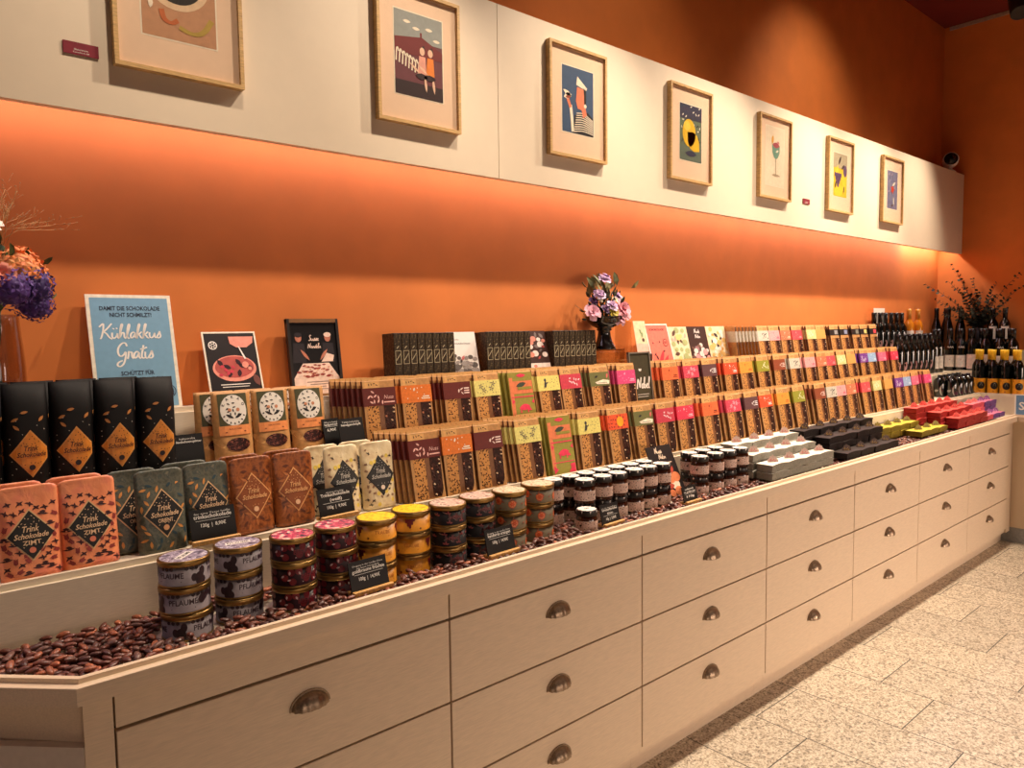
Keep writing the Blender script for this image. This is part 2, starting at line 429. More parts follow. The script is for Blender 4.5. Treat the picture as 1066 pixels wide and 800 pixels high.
# ------------------------------------------------------------------ camera (measured from the photograph's vanishing points)
F0, pitch, yaw, roll = 765.2622, 0.0741, 0.8532, -0.013
cy, sy, cp, sp = math.cos(yaw), math.sin(yaw), math.cos(pitch), math.sin(pitch)
Fw = Vector((cy*cp, sy*cp, -sp)); rt = Vector((sy, -cy, 0)); up = rt.cross(Fw)
Rv = rt*math.cos(roll)+up*math.sin(roll); Uv = -rt*math.sin(roll)+up*math.cos(roll)
cam = bpy.data.cameras.new('camera'); co = bpy.data.objects.new('camera', cam); COL.objects.link(co)
cam.sensor_fit = 'HORIZONTAL'; cam.sensor_width = 36; cam.lens = 36*F0/1066; cam.clip_start = 0.05
co.matrix_world = Matrix(((Rv.x,Uv.x,-Fw.x,0),(Rv.y,Uv.y,-Fw.y,0),(Rv.z,Uv.z,-Fw.z,1.5),(0,0,0,1)))
S.camera = co

# ------------------------------------------------------------------ light
def spot(loc, target, energy, size=95, blend=0.5, rgb=(255,232,206), rad=0.035):
    l = bpy.data.lights.new('spot_light', 'SPOT'); l.energy = energy; l.spot_size = R(size); l.spot_blend = blend
    l.color = lin(rgb)[:3]; l.shadow_soft_size = rad
    o = bpy.data.objects.new('spot_light', l); COL.objects.link(o); o.location = loc
    o.rotation_euler = (Vector(target)-Vector(loc)).to_track_quat('-Z','Y').to_euler(); return o
def area(loc, target, energy, sx, sy_, rgb):
    l = bpy.data.lights.new('strip_or_fill_light', 'AREA'); l.shape = 'RECTANGLE'; l.size = sx; l.size_y = sy_; l.energy = energy; l.color = lin(rgb)[:3]
    o = bpy.data.objects.new('strip_or_fill_light', l); COL.objects.link(o); o.location = loc
    o.rotation_euler = (Vector(target)-Vector(loc)).to_track_quat('-Z','Y').to_euler(); return o
TRK = 1.46
for i, x in enumerate((0.75, 1.65, 2.55, 3.45, 4.35, 5.15, 5.85)):
    e = (70, 104, 134, 162, 190, 206, 180)[i]
    spot((x, TRK, 3.36), (x-0.95, 1.70, 1.0), e, 84, 0.8)
for i, (x, y) in enumerate(((1.4,-0.4),(2.9,-0.3),(4.3,-0.2),(5.6,0.1))):
    spot((x, y, 3.7), (x+0.1, y+0.4, 0), (8,13,19,22)[i], 110, 0.7)
for x, e in ((2.4,14),(4.2,30)): spot((x, 1.35, 3.42), (x+0.1, 2.22, 2.66), e, 84, 1.0)
# LED strip hidden behind the fascia, washing the wall
area((1.6, 2.155, 2.132), (1.6, 2.165, 1.0), 15, 8.6, 0.02, (255,232,255))
area((6.1, 2.155, 2.118), (6.1, 2.165, 1.0), 2.6, 0.7, 0.02, (255,240,230))
# added soft fill from far behind the viewer, aimed at the drawer fronts
area((5.0, -4.6, 1.0), (4.2, 1.5, 0.35), 25, 3.6, 1.6, (255,226,206)).data.spread = R(44)
area((0.6, -4.4, 1.0), (1.5, 1.5, 0.35), 3.5, 2.4, 1.6, (255,224,204)).data.spread = R(44)
W = bpy.data.worlds.new('room_ambience'); S.world = W; W.use_nodes = True
W.node_tree.nodes['Background'].inputs[0].default_value = lin((255,226,200)); W.node_tree.nodes['Background'].inputs[1].default_value = 0.06
vs = S.view_settings
vs.view_transform = 'Standard'; vs.look = 'None'; vs.gamma = 1.0; vs.exposure = 0.10; vs.use_curve_mapping = False
S.cycles.use_denoising = True
S.cycles.max_bounces = 8; S.cycles.transparent_max_bounces = 16
# ------------------------------------------------------------------ chocolate bars
BW, BT, BH = 0.114, 0.0092, 0.206
def flat(y): return lambda x, z: (x, y, z)
def bar_body(front):
    m = MB().rbox(-BW/2, BW/2, 0, BT, 0, BH, 0.0016, 0)
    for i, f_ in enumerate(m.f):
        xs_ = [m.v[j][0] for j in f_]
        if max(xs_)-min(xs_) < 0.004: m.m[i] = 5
    m.box(-BW/2+0.002, BW/2-0.002, BT*0.2, BT*0.55, BH-0.0005, BH+0.007, 1)      # folded top seam
    if front:
        f = flat(-0.0004)
        m.decal([rect(-BW/2+0.002, 0.004, 0.184, BH-0.003)], f, 1)
        rnd = random.Random(3)
        m.decal([leaf(-0.034+0.009*i, 0.196+rnd.uniform(-.004,.004), 0.009, rnd.uniform(0,3), 0.3) for i in range(4)], flat(-0.0007), 3)
        m.decal([rect(-0.046, -0.006, 0.008, 0.128)], f, 2)
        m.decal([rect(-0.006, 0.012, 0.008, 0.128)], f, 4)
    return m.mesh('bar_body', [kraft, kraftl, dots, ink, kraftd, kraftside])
BODY_F, BODY_B = bar_body(True), bar_body(False)
def bar_window():
    pts = [(0.012,0.010),(0.040,0.008),(0.049,0.030),(0.051,0.128),(0.012,0.128)]
    m = MB()
    m.add([(x,-0.0012,z) for x,z in pts]+[(x,-0.0001,z) for x,z in pts], [(0,1,2,3,4)]+[(i,(i+1)%5,5+(i+1)%5,5+i) for i in range(5)], 0)
    rnd = random.Random(11)
    for x, z in scatter(0.016, 0.046, 0.014, 0.122, 16, 0.008, rnd):
        m.ball((x,-0.0015,z), (0.0042,0.0014,0.0028), Euler((0,rnd.uniform(0,3),0)), 6, 4, rnd.choice((1,1,2)))
    return m.mesh('bar_window', [choc, chocp, mat('nut', (214,180,140), 0.5)])
WIN = bar_window()
DES = {  # band colour, print colour, print style, height range
 'maroon leaf':((98,30,24),(240,190,180),'leaves',0), 'orange speckled':((228,122,44),(255,240,220),'specks',0), 'chestnut red':((104,38,32),(245,220,210),'swirl',0),
 'pale yellow floral':((226,216,128),(110,100,90),'flower',0), 'olive and pink sleeve':((152,142,62),(232,60,92),'pig',1), 'pale yellow figure':((232,218,124),(70,70,70),'figure',0),
 'orange sun':((232,92,52),(120,20,40),'sun',0), 'olive boat':((112,112,66),(246,232,206),'boat',0), 'rose pink':((206,66,84),(255,220,225),'leaves2',0),
 'hot pink':((226,60,88),(255,200,210),'specks',0), 'tangerine':((238,112,66),(120,50,30),'specks',0), 'raspberry':((208,70,92),(255,190,205),'flower',0),
 'mauve':((98,66,68),(240,235,235),'swirl',0), 'vermilion':((234,84,50),(255,255,240),'specks',0), 'plain amber':((234,158,66),(190,90,40),'specks',0),
 'moss green':((152,150,52),(235,235,200),'leaves2',0), 'rust brown':((146,74,48),(235,210,200),'swirl',0), 'grey white':((206,200,184),(40,40,40),'leaves2',0),
 'pale pink':((238,168,168),(200,60,110),'specks',0), 'salmon':((206,122,88),(255,225,200),'specks',0), 'coral red':((230,80,88),(255,170,170),'specks',0),
 'pale green':((208,208,142),(255,255,220),'flower',0), 'plain tan':((216,160,88),(190,130,70),'none',0), 'purple':((120,58,152),(250,245,255),'flower',0),
 'light blue':((150,182,218),(220,235,255),'specks',0), 'candy pink':((228,110,142),(255,200,215),'specks',0), 'magenta':((222,78,132),(255,180,210),'specks',0),
 'black with grey patch':((38,34,34),(150,150,150),'patch',2), 'black with blue patch':((38,34,34),(140,150,180),'patch',2), 'black with green patch':((38,34,34),(130,130,120),'patch',2),
 'black with yellow patch':((38,34,34),(220,200,120),'patch',2), 'black with red patch':((38,34,34),(230,80,90),'patch',2)}
_BAND = {}
def band(des, front):
    k = (des, front)
    if k in _BAND: return _BAND[k]
    rgb, ink_rgb, style, hgt = DES[des]
    z0, z1 = (0.128, 0.184) if hgt == 0 else ((0.0005, BH-0.002) if hgt == 1 else (0.146, 0.184))
    m = MB().box(-BW/2-0.0007, BW/2+0.0007, -0.0009, BT+0.0007, z0, z1, 0)
    mats = [mat('band_'+des, rgb, 0.45, var=0.05, scale=120), mat('band_print_'+des, ink_rgb, 0.45)]
    if front:
        f = flat(-0.0013); rnd = random.Random(des)
        zc = (z0+z1)/2
        if style == 'leaves':
            m.decal([leaf(x, z, 0.014, rnd.uniform(0,3), 0.4) for x, z in scatter(-0.04, 0.012, z0+0.008, z1-0.008, 9, 0.008, rnd)], f, 1)
            m.text('Nuss', f, 1, 0.032, zc-0.002, 0.017, shear=0.2); m.decal([rect(0.014,0.052,z0+0.008,z0+0.012)], f, 1)
        elif style == 'leaves2':
            m.decal([leaf(x, z, 0.012, rnd.uniform(0,3), 0.5) for x, z in scatter(-0.01, 0.045, z0+0.012, z1-0.012, 9, 0.008, rnd)], f, 1)
        elif style == 'specks':
            m.decal([leaf(x, z, 0.005, rnd.uniform(0,3), 0.7) for x, z in scatter(-0.045, 0.045, z0+0.006, z1-0.006, 9, 0.009, rnd)], f, 1)
            m.decal([leaf(-0.008, z1-0.014, 0.013, 1.2, 0.5)], f, 1)
            m.decal([rect(0.018, 0.050, z0+0.010, z0+0.013), rect(0.022, 0.047, z0+0.016, z0+0.020)], f, 1)
        elif style == 'swirl':
            m.decal([leaf(0.006, zc-0.002, 0.013, 1.4, 0.5), leaf(0.018, zc+0.004, 0.016, 0.5, 0.3), leaf(0.020, zc-0.010, 0.014, 2.4, 0.3)], f, 1)
            m.decal([rect(0.028+0.0*i, 0.050, zc-0.012+0.008*i, zc-0.008+0.008*i) for i in range(3)], f, 1)
        elif style == 'flower':
            for x, z in scatter(-0.03, 0.03, z0+0.014, z1-0.014, 4, 0.018, rnd):
                m.decal([leaf(x+0.006*math.cos(a), z+0.006*math.sin(a), 0.010, a, 0.4) for a in (0,1.26,2.51,3.77,5.03)], f, 1)
            m.decal([leaf(x, z, 0.006, rnd.uniform(0,3), 0.4) for x, z in scatter(-0.05, 0.05, z0+0.005, z1-0.005, 16, 0.008, rnd)], f, 1)
        elif style == 'figure':
            m.decal([disc(-0.018, zc+0.012, 0.006, 10), leaf(-0.018, zc-0.004, 0.028, 1.5, 0.45), leaf(-0.010, zc, 0.020, 0.5, 0.25), leaf(-0.024, zc-0.012, 0.018, 1.2, 0.3)], f, 1)
            m.decal([leaf(x, z, 0.005, rnd.uniform(0,3), 0.5) for x, z in scatter(0.0, 0.05, z0+0.005, z1-0.005, 10, 0.009, rnd)], f, 1)
        elif style == 'sun':
            mats.append(mat('band_sun', (250,170,40), 0.45))
            m.decal([disc(0.012, zc, 0.019, 20)], f, 2)
            m.decal([leaf(0.012+0.027*math.cos(a), zc+0.023*math.sin(a), 0.009, a, 0.5) for a in [k*0.698 for k in range(9)]], f, 1)
            m.decal([leaf(x, z, 0.009, rnd.uniform(0,3), 0.4) for x, z in scatter(-0.052, -0.022, z0+0.005, z1-0.005, 8, 0.008, rnd)], f, 1)
        elif style == 'boat':
            mats.append(mat('band_boat_red', (214,110,100), 0.45)); mats.append(mat('band_boat_dark', (40,34,40), 0.45))
            m.decal([[(-0.02,zc-0.020),(0.05,zc-0.022),(0.055,zc-0.008),(0.02,zc-0.002),(-0.03,zc-0.012)]], f, 1)
            m.decal([leaf(0.044, zc+0.012, 0.022, 1.2, 0.5)], f, 2); m.decal([leaf(-0.02, zc+0.010, 0.02, 0.3, 0.4), rect(-0.012,0.04,zc-0.0165,zc-0.0150)], flat(-0.0016), 3)
        elif style == 'pig':
            mats += [mat('sleeve_salmon', (226,128,84), 0.45), mat('sleeve_dark', (66,74,62), 0.45)]
            m.decal([rect(-0.055,-0.038,0.02,0.185)], f, 2); m.decal([rect(-0.038,0.055,0.126,0.172), ], f, 2)
            m.decal([leaf(0.004,0.192,0.046,0,0.3)], flat(-0.0016), 1); m.decal([leaf(0.0,0.158,0.05,0.2,0.35)], flat(-0.0018), 3)
            m.decal([rect(-0.018,0.05,0.140,0.150)], flat(-0.0019), 0)
            m.decal([leaf(0.006,0.076,0.056,0.1,0.42), leaf(0.026,0.070,0.03,-0.5,0.4), rect(-0.016,-0.010,0.056,0.074), rect(0.018,0.024,0.056,0.074)], flat(-0.0016), 1)
            m.decal([rect(-0.05,0.055,0.112,0.116), rect(-0.05,0.055,0.042,0.045), [(-0.05,0.088),(-0.036,0.1),(-0.05,0.106)], [(0.055,0.086),(0.042,0.094),(0.055,0.104)], [(0.02,0.006),(0.055,0.004),(0.055,0.036),(0.03,0.034),(0.034,0.02)], [(-0.05,0.006),(-0.03,0.02),(-0.05,0.034)]], flat(-0.0017), 1)
        elif style == 'patch':
            m.decal([rect(0.0, 0.042, z0+0.006, z1-0.006)], f, 1)
    _BAND[k] = m.mesh('label_band', mats); return _BAND[k]
LEAN = 10
def bars(row, des, x, n, ybase, zbase, w0=None):
    where = {'lower':'on the lower step','middle':'on the middle step','top':'on the top ledge'}[row]; wh2 = {'lower':'lower-step','middle':'middle-step','top':'top-ledge'}[row]
    kind = 'sleeve' if 'sleeve' in des else 'band'
    g = f'{des} chocolate bars {where}' if kind == 'sleeve' else f'chocolate bars with {des} bands {where}'
    rnd = random.Random(des+row); lean = LEAN+rnd.uniform(-1.5,2.0); rz = rnd.uniform(-0.8,0.8)
    for i in range(n):
        o = put('chocolate_bar', BODY_F if i == 0 else BODY_B)
        pos = f'front of its {wh2} stack' if i == 0 else f'{ORD[i]} from the front of its {wh2} stack'
        what = 'chocolate bar in olive and pink sleeve' if kind == 'sleeve' else f'chocolate bar with {des} band'
        tag(o, f'{what}, {pos}', 'chocolate bar', g)
        pit, fan = (0.0138, 0.0105) if n > 5 else ((0.0170, 0.0165) if row != 'top' else (0.0138, 0.004))
        o.location = (x+BW/2+rnd.uniform(-0.0008,0.0008)-fan*i, ybase+i*pit, zbase+BT*math.sin(R(lean))+0.0004)
        o.rotation_euler = (-R(lean+rnd.uniform(-0.06,0.06)), 0, R(rz+rnd.uniform(-0.2,0.2)))
        put('label_band', band(des, i == 0), o)
        if i == 0 and kind != 'sleeve':
            put('chocolate_window', WIN, o)
LOW = [('maroon leaf',1.177),('orange speckled',1.294),('chestnut red',1.419),('pale yellow floral',1.597),('olive and pink sleeve',1.743),('pale yellow figure',1.89),('orange sun',2.052),
  ('olive boat',2.208),('rose pink',2.336),('hot pink',2.472),('tangerine',2.659),('raspberry',2.84),('mauve',2.984),('vermilion',3.119),('plain amber',3.278),('moss green',3.435),
  ('rust brown',3.65),('grey white',3.77),('pale pink',3.889),('salmon',4.006),('coral red',4.194),('pale green',4.342),('plain tan',4.497),('purple',4.647),('light blue',4.778),('candy pink',4.898),('magenta',5.109)]
for i, (d, x) in enumerate(LOW): bars('lower', d, x, 7 if i < 10 else 5, 1.785, Z1)
MID = [('maroon leaf',1.122),('orange speckled',1.259),('chestnut red',1.423),('pale yellow floral',1.557),('olive and pink sleeve',1.712),('pale yellow figure',1.857),('rose pink',1.976),('olive boat',2.141),('magenta',2.296),
  ('tangerine',2.596),('raspberry',2.754),('mauve',2.904),('vermilion',3.07),('plain amber',3.213),('moss green',3.373),('rust brown',3.529),('grey white',3.696),('pale pink',3.865),('salmon',3.995),('coral red',4.116),
  ('pale green',4.255),('plain tan',4.377),('purple',4.541),('light blue',4.67),('candy pink',4.805),('hot pink',4.992)]
for i, (d, x) in enumerate(MID): bars('middle', d, x, (7 if i == 0 else 6) if i < 9 else 4, 1.952, Z2)
TOP = [('grey white',3.639),('pale pink',3.757),('salmon',3.873),('coral red',4.007),('pale green',4.180),('plain tan',4.298),('black with grey patch',4.477),('black with blue patch',4.607),('black with green patch',4.774),('black with yellow patch',4.902),('black with red patch',5.03)]
for i, (d, x) in enumerate(TOP): bars('top', d, x, 4 if i < 6 else 3, 2.105, Z3)
# the seven bars standing edge-on beside the grey white stack
for i in range(7):
    o = put('chocolate_bar', BODY_B)
    tag(o, f'grey-band chocolate bar standing edge-on, {ORD[i]} from the booklets on the top ledge', 'chocolate bar', 'edge-on chocolate bars on the top ledge')
    o.location = (3.402+0.0325*i, 2.125, Z3+0.001); o.rotation_euler = (-R(9), 0, R(66))
    put('label_band', band('grey white', False), o)

# dark boxes with angular emblems on their spines, shelved along the top ledge
darkbox = mottled('dark_patterned_board', [(0,(44,34,22)),(0.5,(64,50,32)),(0.62,(86,70,44))], 120, 0.5, 'noise')
darkline = mat('pale_line_print', (186,174,140), 0.5)
def dark_box():
    m = MB().rbox(-0.0152, 0.0152, 0, 0.075, 0, 0.197, 0.0015, 0)
    f = flat(-0.0006); t = 0.0018
    x0, x1, z0, z1 = -0.0115, 0.0115, 0.092, 0.138
    for a in (rect(x0,x1,z0,z0+t), rect(x0,x1,z1-t,z1), rect(x0,x0+t,z0,z1), rect(x1-t,x1,z0,z1)): m.decal([a], f, 1)
    m.decal([[(x0+0.002,z0+0.014),(x0+0.004,z0+0.012),(x1-0.002,z1-0.012),(x1-0.004,z1-0.010)], [(-0.006,z1+0.008),(-0.004,z1+0.006),(0.004,z1+0.014),(0.002,z1+0.016)]], f, 1)
    rnd = random.Random(2)
    m.decal([leaf(x, z, 0.009, rnd.uniform(0,3), 0.25) for x, z in scatter(-0.011,0.011,0.158,0.19,4,0.007,rnd)+scatter(-0.011,0.011,0.008,0.08,7,0.007,rnd)], f, 2)
    return m.mesh('dark_box', [darkbox, darkline, mat('faint_print', (110,94,62), 0.5)])
DB = dark_box()
for gi, (x0, n, name) in enumerate(((1.318,8,'left of the white booklet'),(1.716,7,'left of the brown recipe card'),(2.060,8,'left of the flower urn'))):
    for i in range(n):
        o = put('chocolate_box', DB); o.location = (x0+0.0155+0.0315*i, 2.098, Z3+0.0008); o.rotation_euler = (-R(3), 0, R(random.uniform(-2,2)))
        tag(o, f'dark emblem box, {ORD[i]} in the row {name}', 'box', 'dark boxes '+name)

# ------------------------------------------------------------------ pouches
def pouch(w, h, d, top=0.004, r=0.014, rs=0.0):
    """stand-up bag; returns builder, the front-surface map and body width at a height"""
    nx, nz = 14, 20
    def dep(z): return top+(d-top)*(max(0, 1-(z/(h*0.86))**1.6) if r else max(0, 1-(z/h)**1.3))**0.85
    def hw(z):
        k = w/2
        if r and z > h-r: k = w/2-r+math.sqrt(max(0, r*r-(z-h+r)**2))
        return k
    def fr(x, z): 
        t = max(-1, min(1, 2*x/w)); e = (1-abs(t)**3.2)**0.6
        return -dep(z)/2*e-0.0008-(0.0011*math.sin(70*x+95*z+1)*math.sin(120*z-40*x)+0.0008*math.sin(150*x-60*z))*e*min(1, z/0.02)*min(1, max(0, abs(x)/(0.44*w)+abs(z-0.09)/0.056-0.95)/0.3)*(1 if r else 0)
    m = MB(); vs = []
    for side in (1, -1):
        for j in range(nz+1):
            z = h*j/nz if j < nz-3 else h-r*1.0*(nz-j)/3*0.9 if r else h*j/nz
            if j == nz: z = h
            k = hw(z)
            for i in range(nx+1):
                x = -k+2*k*i/nx; y = fr(x*w/2/max(k,1e-6), z)
                vs.append((x, y*side, z))
    n = (nz+1)*(nx+1); fs = []
    for j in range(nz):
        for i in range(nx):
            a = j*(nx+1)+i; fs.append((a, a+1, a+nx+2, a+nx+1)); fs.append((n+a+1, n+a, n+a+nx+1, n+a+nx+2))
    for j in range(nz):
        a = j*(nx+1); fs.append((n+a, a, a+nx+1, n+a+nx+1)); b = a+nx; fs.append((b, n+b, n+b+nx+1, b+nx+1))
    fs.append(tuple(range(nx,-1,-1))+tuple(n+i for i in range(nx+1)))
    t = nz*(nx+1); fs.append(tuple(t+i for i in range(nx+1))+tuple(n+t+i for i in range(nx,-1,-1)))
    m.add(vs, fs, 0, True)
    def fn(off): return lambda x, z: (x, fr(x, z)-off, z)
    return m, fn
def diamond_label(fn, cx, cz, w, h, words, mats, parent, ink_i=1, circ=True, sub=None, grid=5):
    m = MB()
    for rim_, mi, off in ((1.08, 2, 0.0007), (1.0, 0, 0.0012)):
        # split the diamond so it follows the curved front
        W_, H_ = w*rim_, h*rim_; n = 8
        for i in range(n):
            xa, xb = -W_/2+W_*i/n, -W_/2+W_*(i+1)/n
            ha, hb = H_/2*(1-abs(2*xa/W_)), H_/2*(1-abs(2*xb/W_))
            for k in range(6):
                l_, u_ = -1+k/3, -1+(k+1)/3
                q = [(cx+xa,cz+ha*l_),(cx+xb,cz+hb*l_),(cx+xb,cz+hb*u_),(cx+xa,cz+ha*u_)]
                if ha < 1e-6: q = q[:3]
                elif hb < 1e-6: q = [q[0], q[1], q[3]]
                m.decal([q], fn(off), mi)
    f = fn(0.0024)
    m.text('Trink', f, ink_i, cx, cz+h*0.13, h*0.17, w*0.36, shear=0.3, bold=True)
    m.text('Schokolade', f, ink_i, cx, cz-h*0.01, h*0.15, w*0.74, shear=0.3, bold=True)
    if sub: m.text(sub, f, ink_i, cx, cz-h*0.15, h*0.12, w*0.40, bold=True)
    if circ: m.decal([disc(cx, cz-h*0.31, h*0.062, 14)], f, 3)
    rnd = random.Random(5)
    m.decal([leaf(x+cx, z+cz, 0.004, rnd.uniform(0,3), 0.4) for x, z in scatter(-w*.4,w*.4,-h*.4,h*.4,16,0.006,rnd,lambda x,z: abs(x)/(w/2)+abs(z)/(h/2) < 0.92 and (abs(z) > h*0.2 or abs(x) > w*0.4) and z > -h*0.25)], f, 1 if ink_i == 1 else 4)
    return m.build('diamond_label', mats, parent)
lab_dark = mat('label_black', (24,24,24), 0.5); lab_cream = mat('label_cream_ink', (222,186,148), 0.5); lab_rim = mat('label_rim', (216,176,128), 0.5)
def zimt(label, loc, rz=0, group='coral ZIMT pouches'):
    m, fn = pouch(0.112, 0.192, 0.046); rnd = random.Random(21)
    keep = lambda x, z: abs(x)/0.045+abs(z-0.090)/0.054 > 1.0
    f = fn(0.0006)
    ps = scatter(-0.048,0.048,0.010,0.168,44,0.0125,rnd,keep)
    for i,(x,z) in enumerate(ps):
        if z > 0.135 or i % 4 == 0: m.decal(bird(x, z, 0.015, rnd.uniform(-0.6,0.8)), f, 1)
        elif i % 4 == 3: m.decal([leaf(x, z, 0.022, rnd.uniform(-.2,.2), 0.2), leaf(x, z+0.004, 0.012, 0, 0.5)], f, 1)
        else: m.decal(sprig(x, z, 0.019, rnd.uniform(0,3), rnd), f, 2)
    m.decal([leaf(0.025,0.170,0.022,0,0.32), leaf(-0.028,0.170,0.018,0,0.4)], f, 2)
    o = m.build('drink_chocolate_pouch', [mottled('coral_print', [(0.3,(232,136,92)),(0.5,(240,150,104)),(0.7,(226,124,100))], 28, 0.42, 'noise', 'LINEAR', crumple=0.45), mat('coral_dark_ink', (58,22,26), 0.5), mat('coral_red_ink', (140,52,48), 0.5)])
    o.location = loc; o.rotation_euler = (-R(5),0,R(rz)); tag(o, label, 'pouch', group)
    diamond_label(fn, 0.0, 0.090, 0.084, 0.100, None, [lab_dark, lab_cream, lab_rim, mat('label_dot_coral', (214,120,92), 0.5)], o, 1, True, 'ZIMT')
    return o
zp = zimt('coral pouch with ZIMT diamond label and bird print, front one beside the teal pouches', (0.344, 1.812, Z1+0.001), 3)
clone(zp, (0.232, 1.806, Z1+0.001), (-R(5),0,R(2)), 'coral pouch with ZIMT diamond label and bird print, front one at the outer end')
clone(zp, (0.330, 1.868, Z1+0.001), (-R(4),0,R(1)), 'coral pouch standing behind the front ZIMT pouch nearest the teal pouches')
clone(zp, (0.212, 1.864, Z1+0.001), (-R(4),0,R(1)), 'coral pouch standing behind the front ZIMT pouch at the outer end')
def orient():
    m, fn = pouch(0.110, 0.190, 0.046); rnd = random.Random(8); f = fn(0.0006)
    keep = lambda x, z: abs(x)/0.045+abs(z-0.088)/0.056 > 1.0
    for i,(x,z) in enumerate(scatter(-0.046,0.046,0.010,0.160,22,0.015,rnd,keep)):
        m.decal([leaf(x, z, 0.017, rnd.uniform(0,3), 0.36)], f, 1 if i % 3 else 2)
    o = m.build('drink_chocolate_pouch', [mottled('teal_print', [(0.3,(64,70,60)),(0.5,(98,98,84)),(0.62,(68,78,74)),(0.75,(130,124,102))], 70, 0.42, 'noise', 'LINEAR', crumple=0.45), mat('teal_orange_leaf', (206,140,72), 0.5), mat('teal_blue_leaf', (44,70,80), 0.5)])
    o.rotation_euler = (-R(5),0,R(4)); o.location = (0.494, 1.815, Z1+0.001)
    tag(o, 'teal leaf-print pouch with whole ORIENT diamond label, front of the teal pouches', 'pouch', 'teal ORIENT pouches')
    diamond_label(fn, 0.002, 0.088, 0.084, 0.106, None, [lab_dark, lab_cream, lab_rim, mat('label_dot_tan', (206,150,104), 0.5)], o, 1, True, 'ORIENT')
    return o
op = orient()
clone(op, (0.446, 1.862, Z1+0.001), (-R(4),0,R(3)), 'teal pouch half hidden between the coral pouch and the front teal pouch')
clone(op, (0.606, 1.830, Z1+0.001), (-R(5),0,R(6)), 'teal ORIENT pouch standing behind the black price sign')
clone(op, (0.572, 1.884, Z1+0.001), (-R(4),0,R(3)), 'teal pouch at the back, its top showing above the ORIENT pouch by the sign')
def brown():
    m, fn = pouch(0.112, 0.190, 0.040); rnd = random.Random(14); f = fn(0.0006)
    for i,(x,z) in enumerate(scatter(-0.046,0.046,0.010,0.165,34,0.012,rnd)):
        m.decal([leaf(x, z, 0.019, rnd.uniform(0,3), 0.34)], f, 1+i % 2)
    m.decal([rect(-0.053,0.053,0.168,0.170)], f, 2)
    o = m.build('drink_chocolate_pouch', [mottled('cinnamon_print', [(0.3,(96,46,18)),(0.5,(160,88,38)),(0.7,(92,42,18))], 55, 0.42, 'noise', 'LINEAR', crumple=0.45), mat('cinnamon_leaf', (176,104,52), 0.5), mat('cinnamon_leaf_dark', (96,46,20), 0.5)])
    tag(o, 'glossy brown leaf-print pouch with outlined diamond, front one beside the black price sign', 'pouch', 'brown drinking chocolate pouches')
    o.location = (0.716, 1.828, Z1+0.001); o.rotation_euler = (-R(5),0,R(4))
    diamond_label(fn, 0.0, 0.092, 0.088, 0.108, None, [mat('cinnamon_label', (140,74,34), 0.5), mat('cinnamon_ink', (222,166,110), 0.5), mat('cinnamon_rim', (226,166,104), 0.5), mat('cinnamon_dot', (226,180,140), 0.5)], o, 1, True)
    return o
bp_ = brown()
clone(bp_, (0.828, 1.828, Z1+0.001), (-R(5),0,R(2)), 'darker glossy brown pouch with outlined diamond, front one beside the cream pouches')
clone(bp_, (0.706, 1.884, Z1+0.001), (-R(4),0,R(3)), 'brown pouch behind the front brown pouch nearest the black price sign')
clone(bp_, (0.824, 1.884, Z1+0.001), (-R(4),0,R(2)), 'brown pouch behind the front brown pouch nearest the cream pouches')
def creamp():
    m, fn = pouch(0.108, 0.190, 0.046); rnd = random.Random(31); f = fn(0.0006)
    keep = lambda x, z: abs(x)/0.045+abs(z-0.092)/0.056 > 1.0
    for i,(x,z) in enumerate(scatter(-0.046,0.046,0.010,0.170,34,0.0125,rnd,keep)):
        if i % 4 == 0: m.decal(bird(x, z, 0.012, rnd.uniform(-.6,.8)), f, 1)
        elif i % 4 == 1: m.decal([disc(x, z, 0.006, 8)], f, 2)
        else: m.decal(sprig(x, z, 0.014, rnd.uniform(0,3), rnd), f, 3)
    o = m.build('drink_chocolate_pouch', [mottled('cream_print', [(0.3,(236,222,186)),(0.5,(228,210,168)),(0.7,(214,190,150))], 40, 0.42, 'noise', 'LINEAR', crumple=0.45), mat('cream_dark_ink', (48,38,36), 0.5), mat('cream_yellow_ink', (226,200,90), 0.5), mat('cream_brown_ink', (146,112,84), 0.5)])
    o.location = (1.082, 1.826, Z1+0.001); o.rotation_euler = (-R(5),0,R(2))
    tag(o, 'cream pouch with bird print and black diamond, front one beside the maroon-band bars', 'pouch', 'cream drinking chocolate pouches')
    diamond_label(fn, 0.002, 0.092, 0.086, 0.108, None, [mat('label_grey_black', (44,44,44), 0.5), mat('label_grey_ink', (190,186,176), 0.5), mat('label_black_rim', (30,28,28), 0.5), mat('label_dot_cream', (226,208,186), 0.5)], o, 1, True)
    return o
cp_ = creamp()
clone(cp_, (0.972, 1.830, Z1+0.001), (-R(5),0,R(4)), 'cream pouch with black diamond standing just behind the black price sign')
clone(cp_, (0.936, 1.8795, Z1+0.001), (-R(4),0,R(3)), 'cream pouch half hidden between the brown pouch and a cream pouch')
clone(cp_, (1.046, 1.884, Z1+0.001), (-R(4),0,R(2)), 'cream pouch at the back, its pale top showing behind the cream pouches')

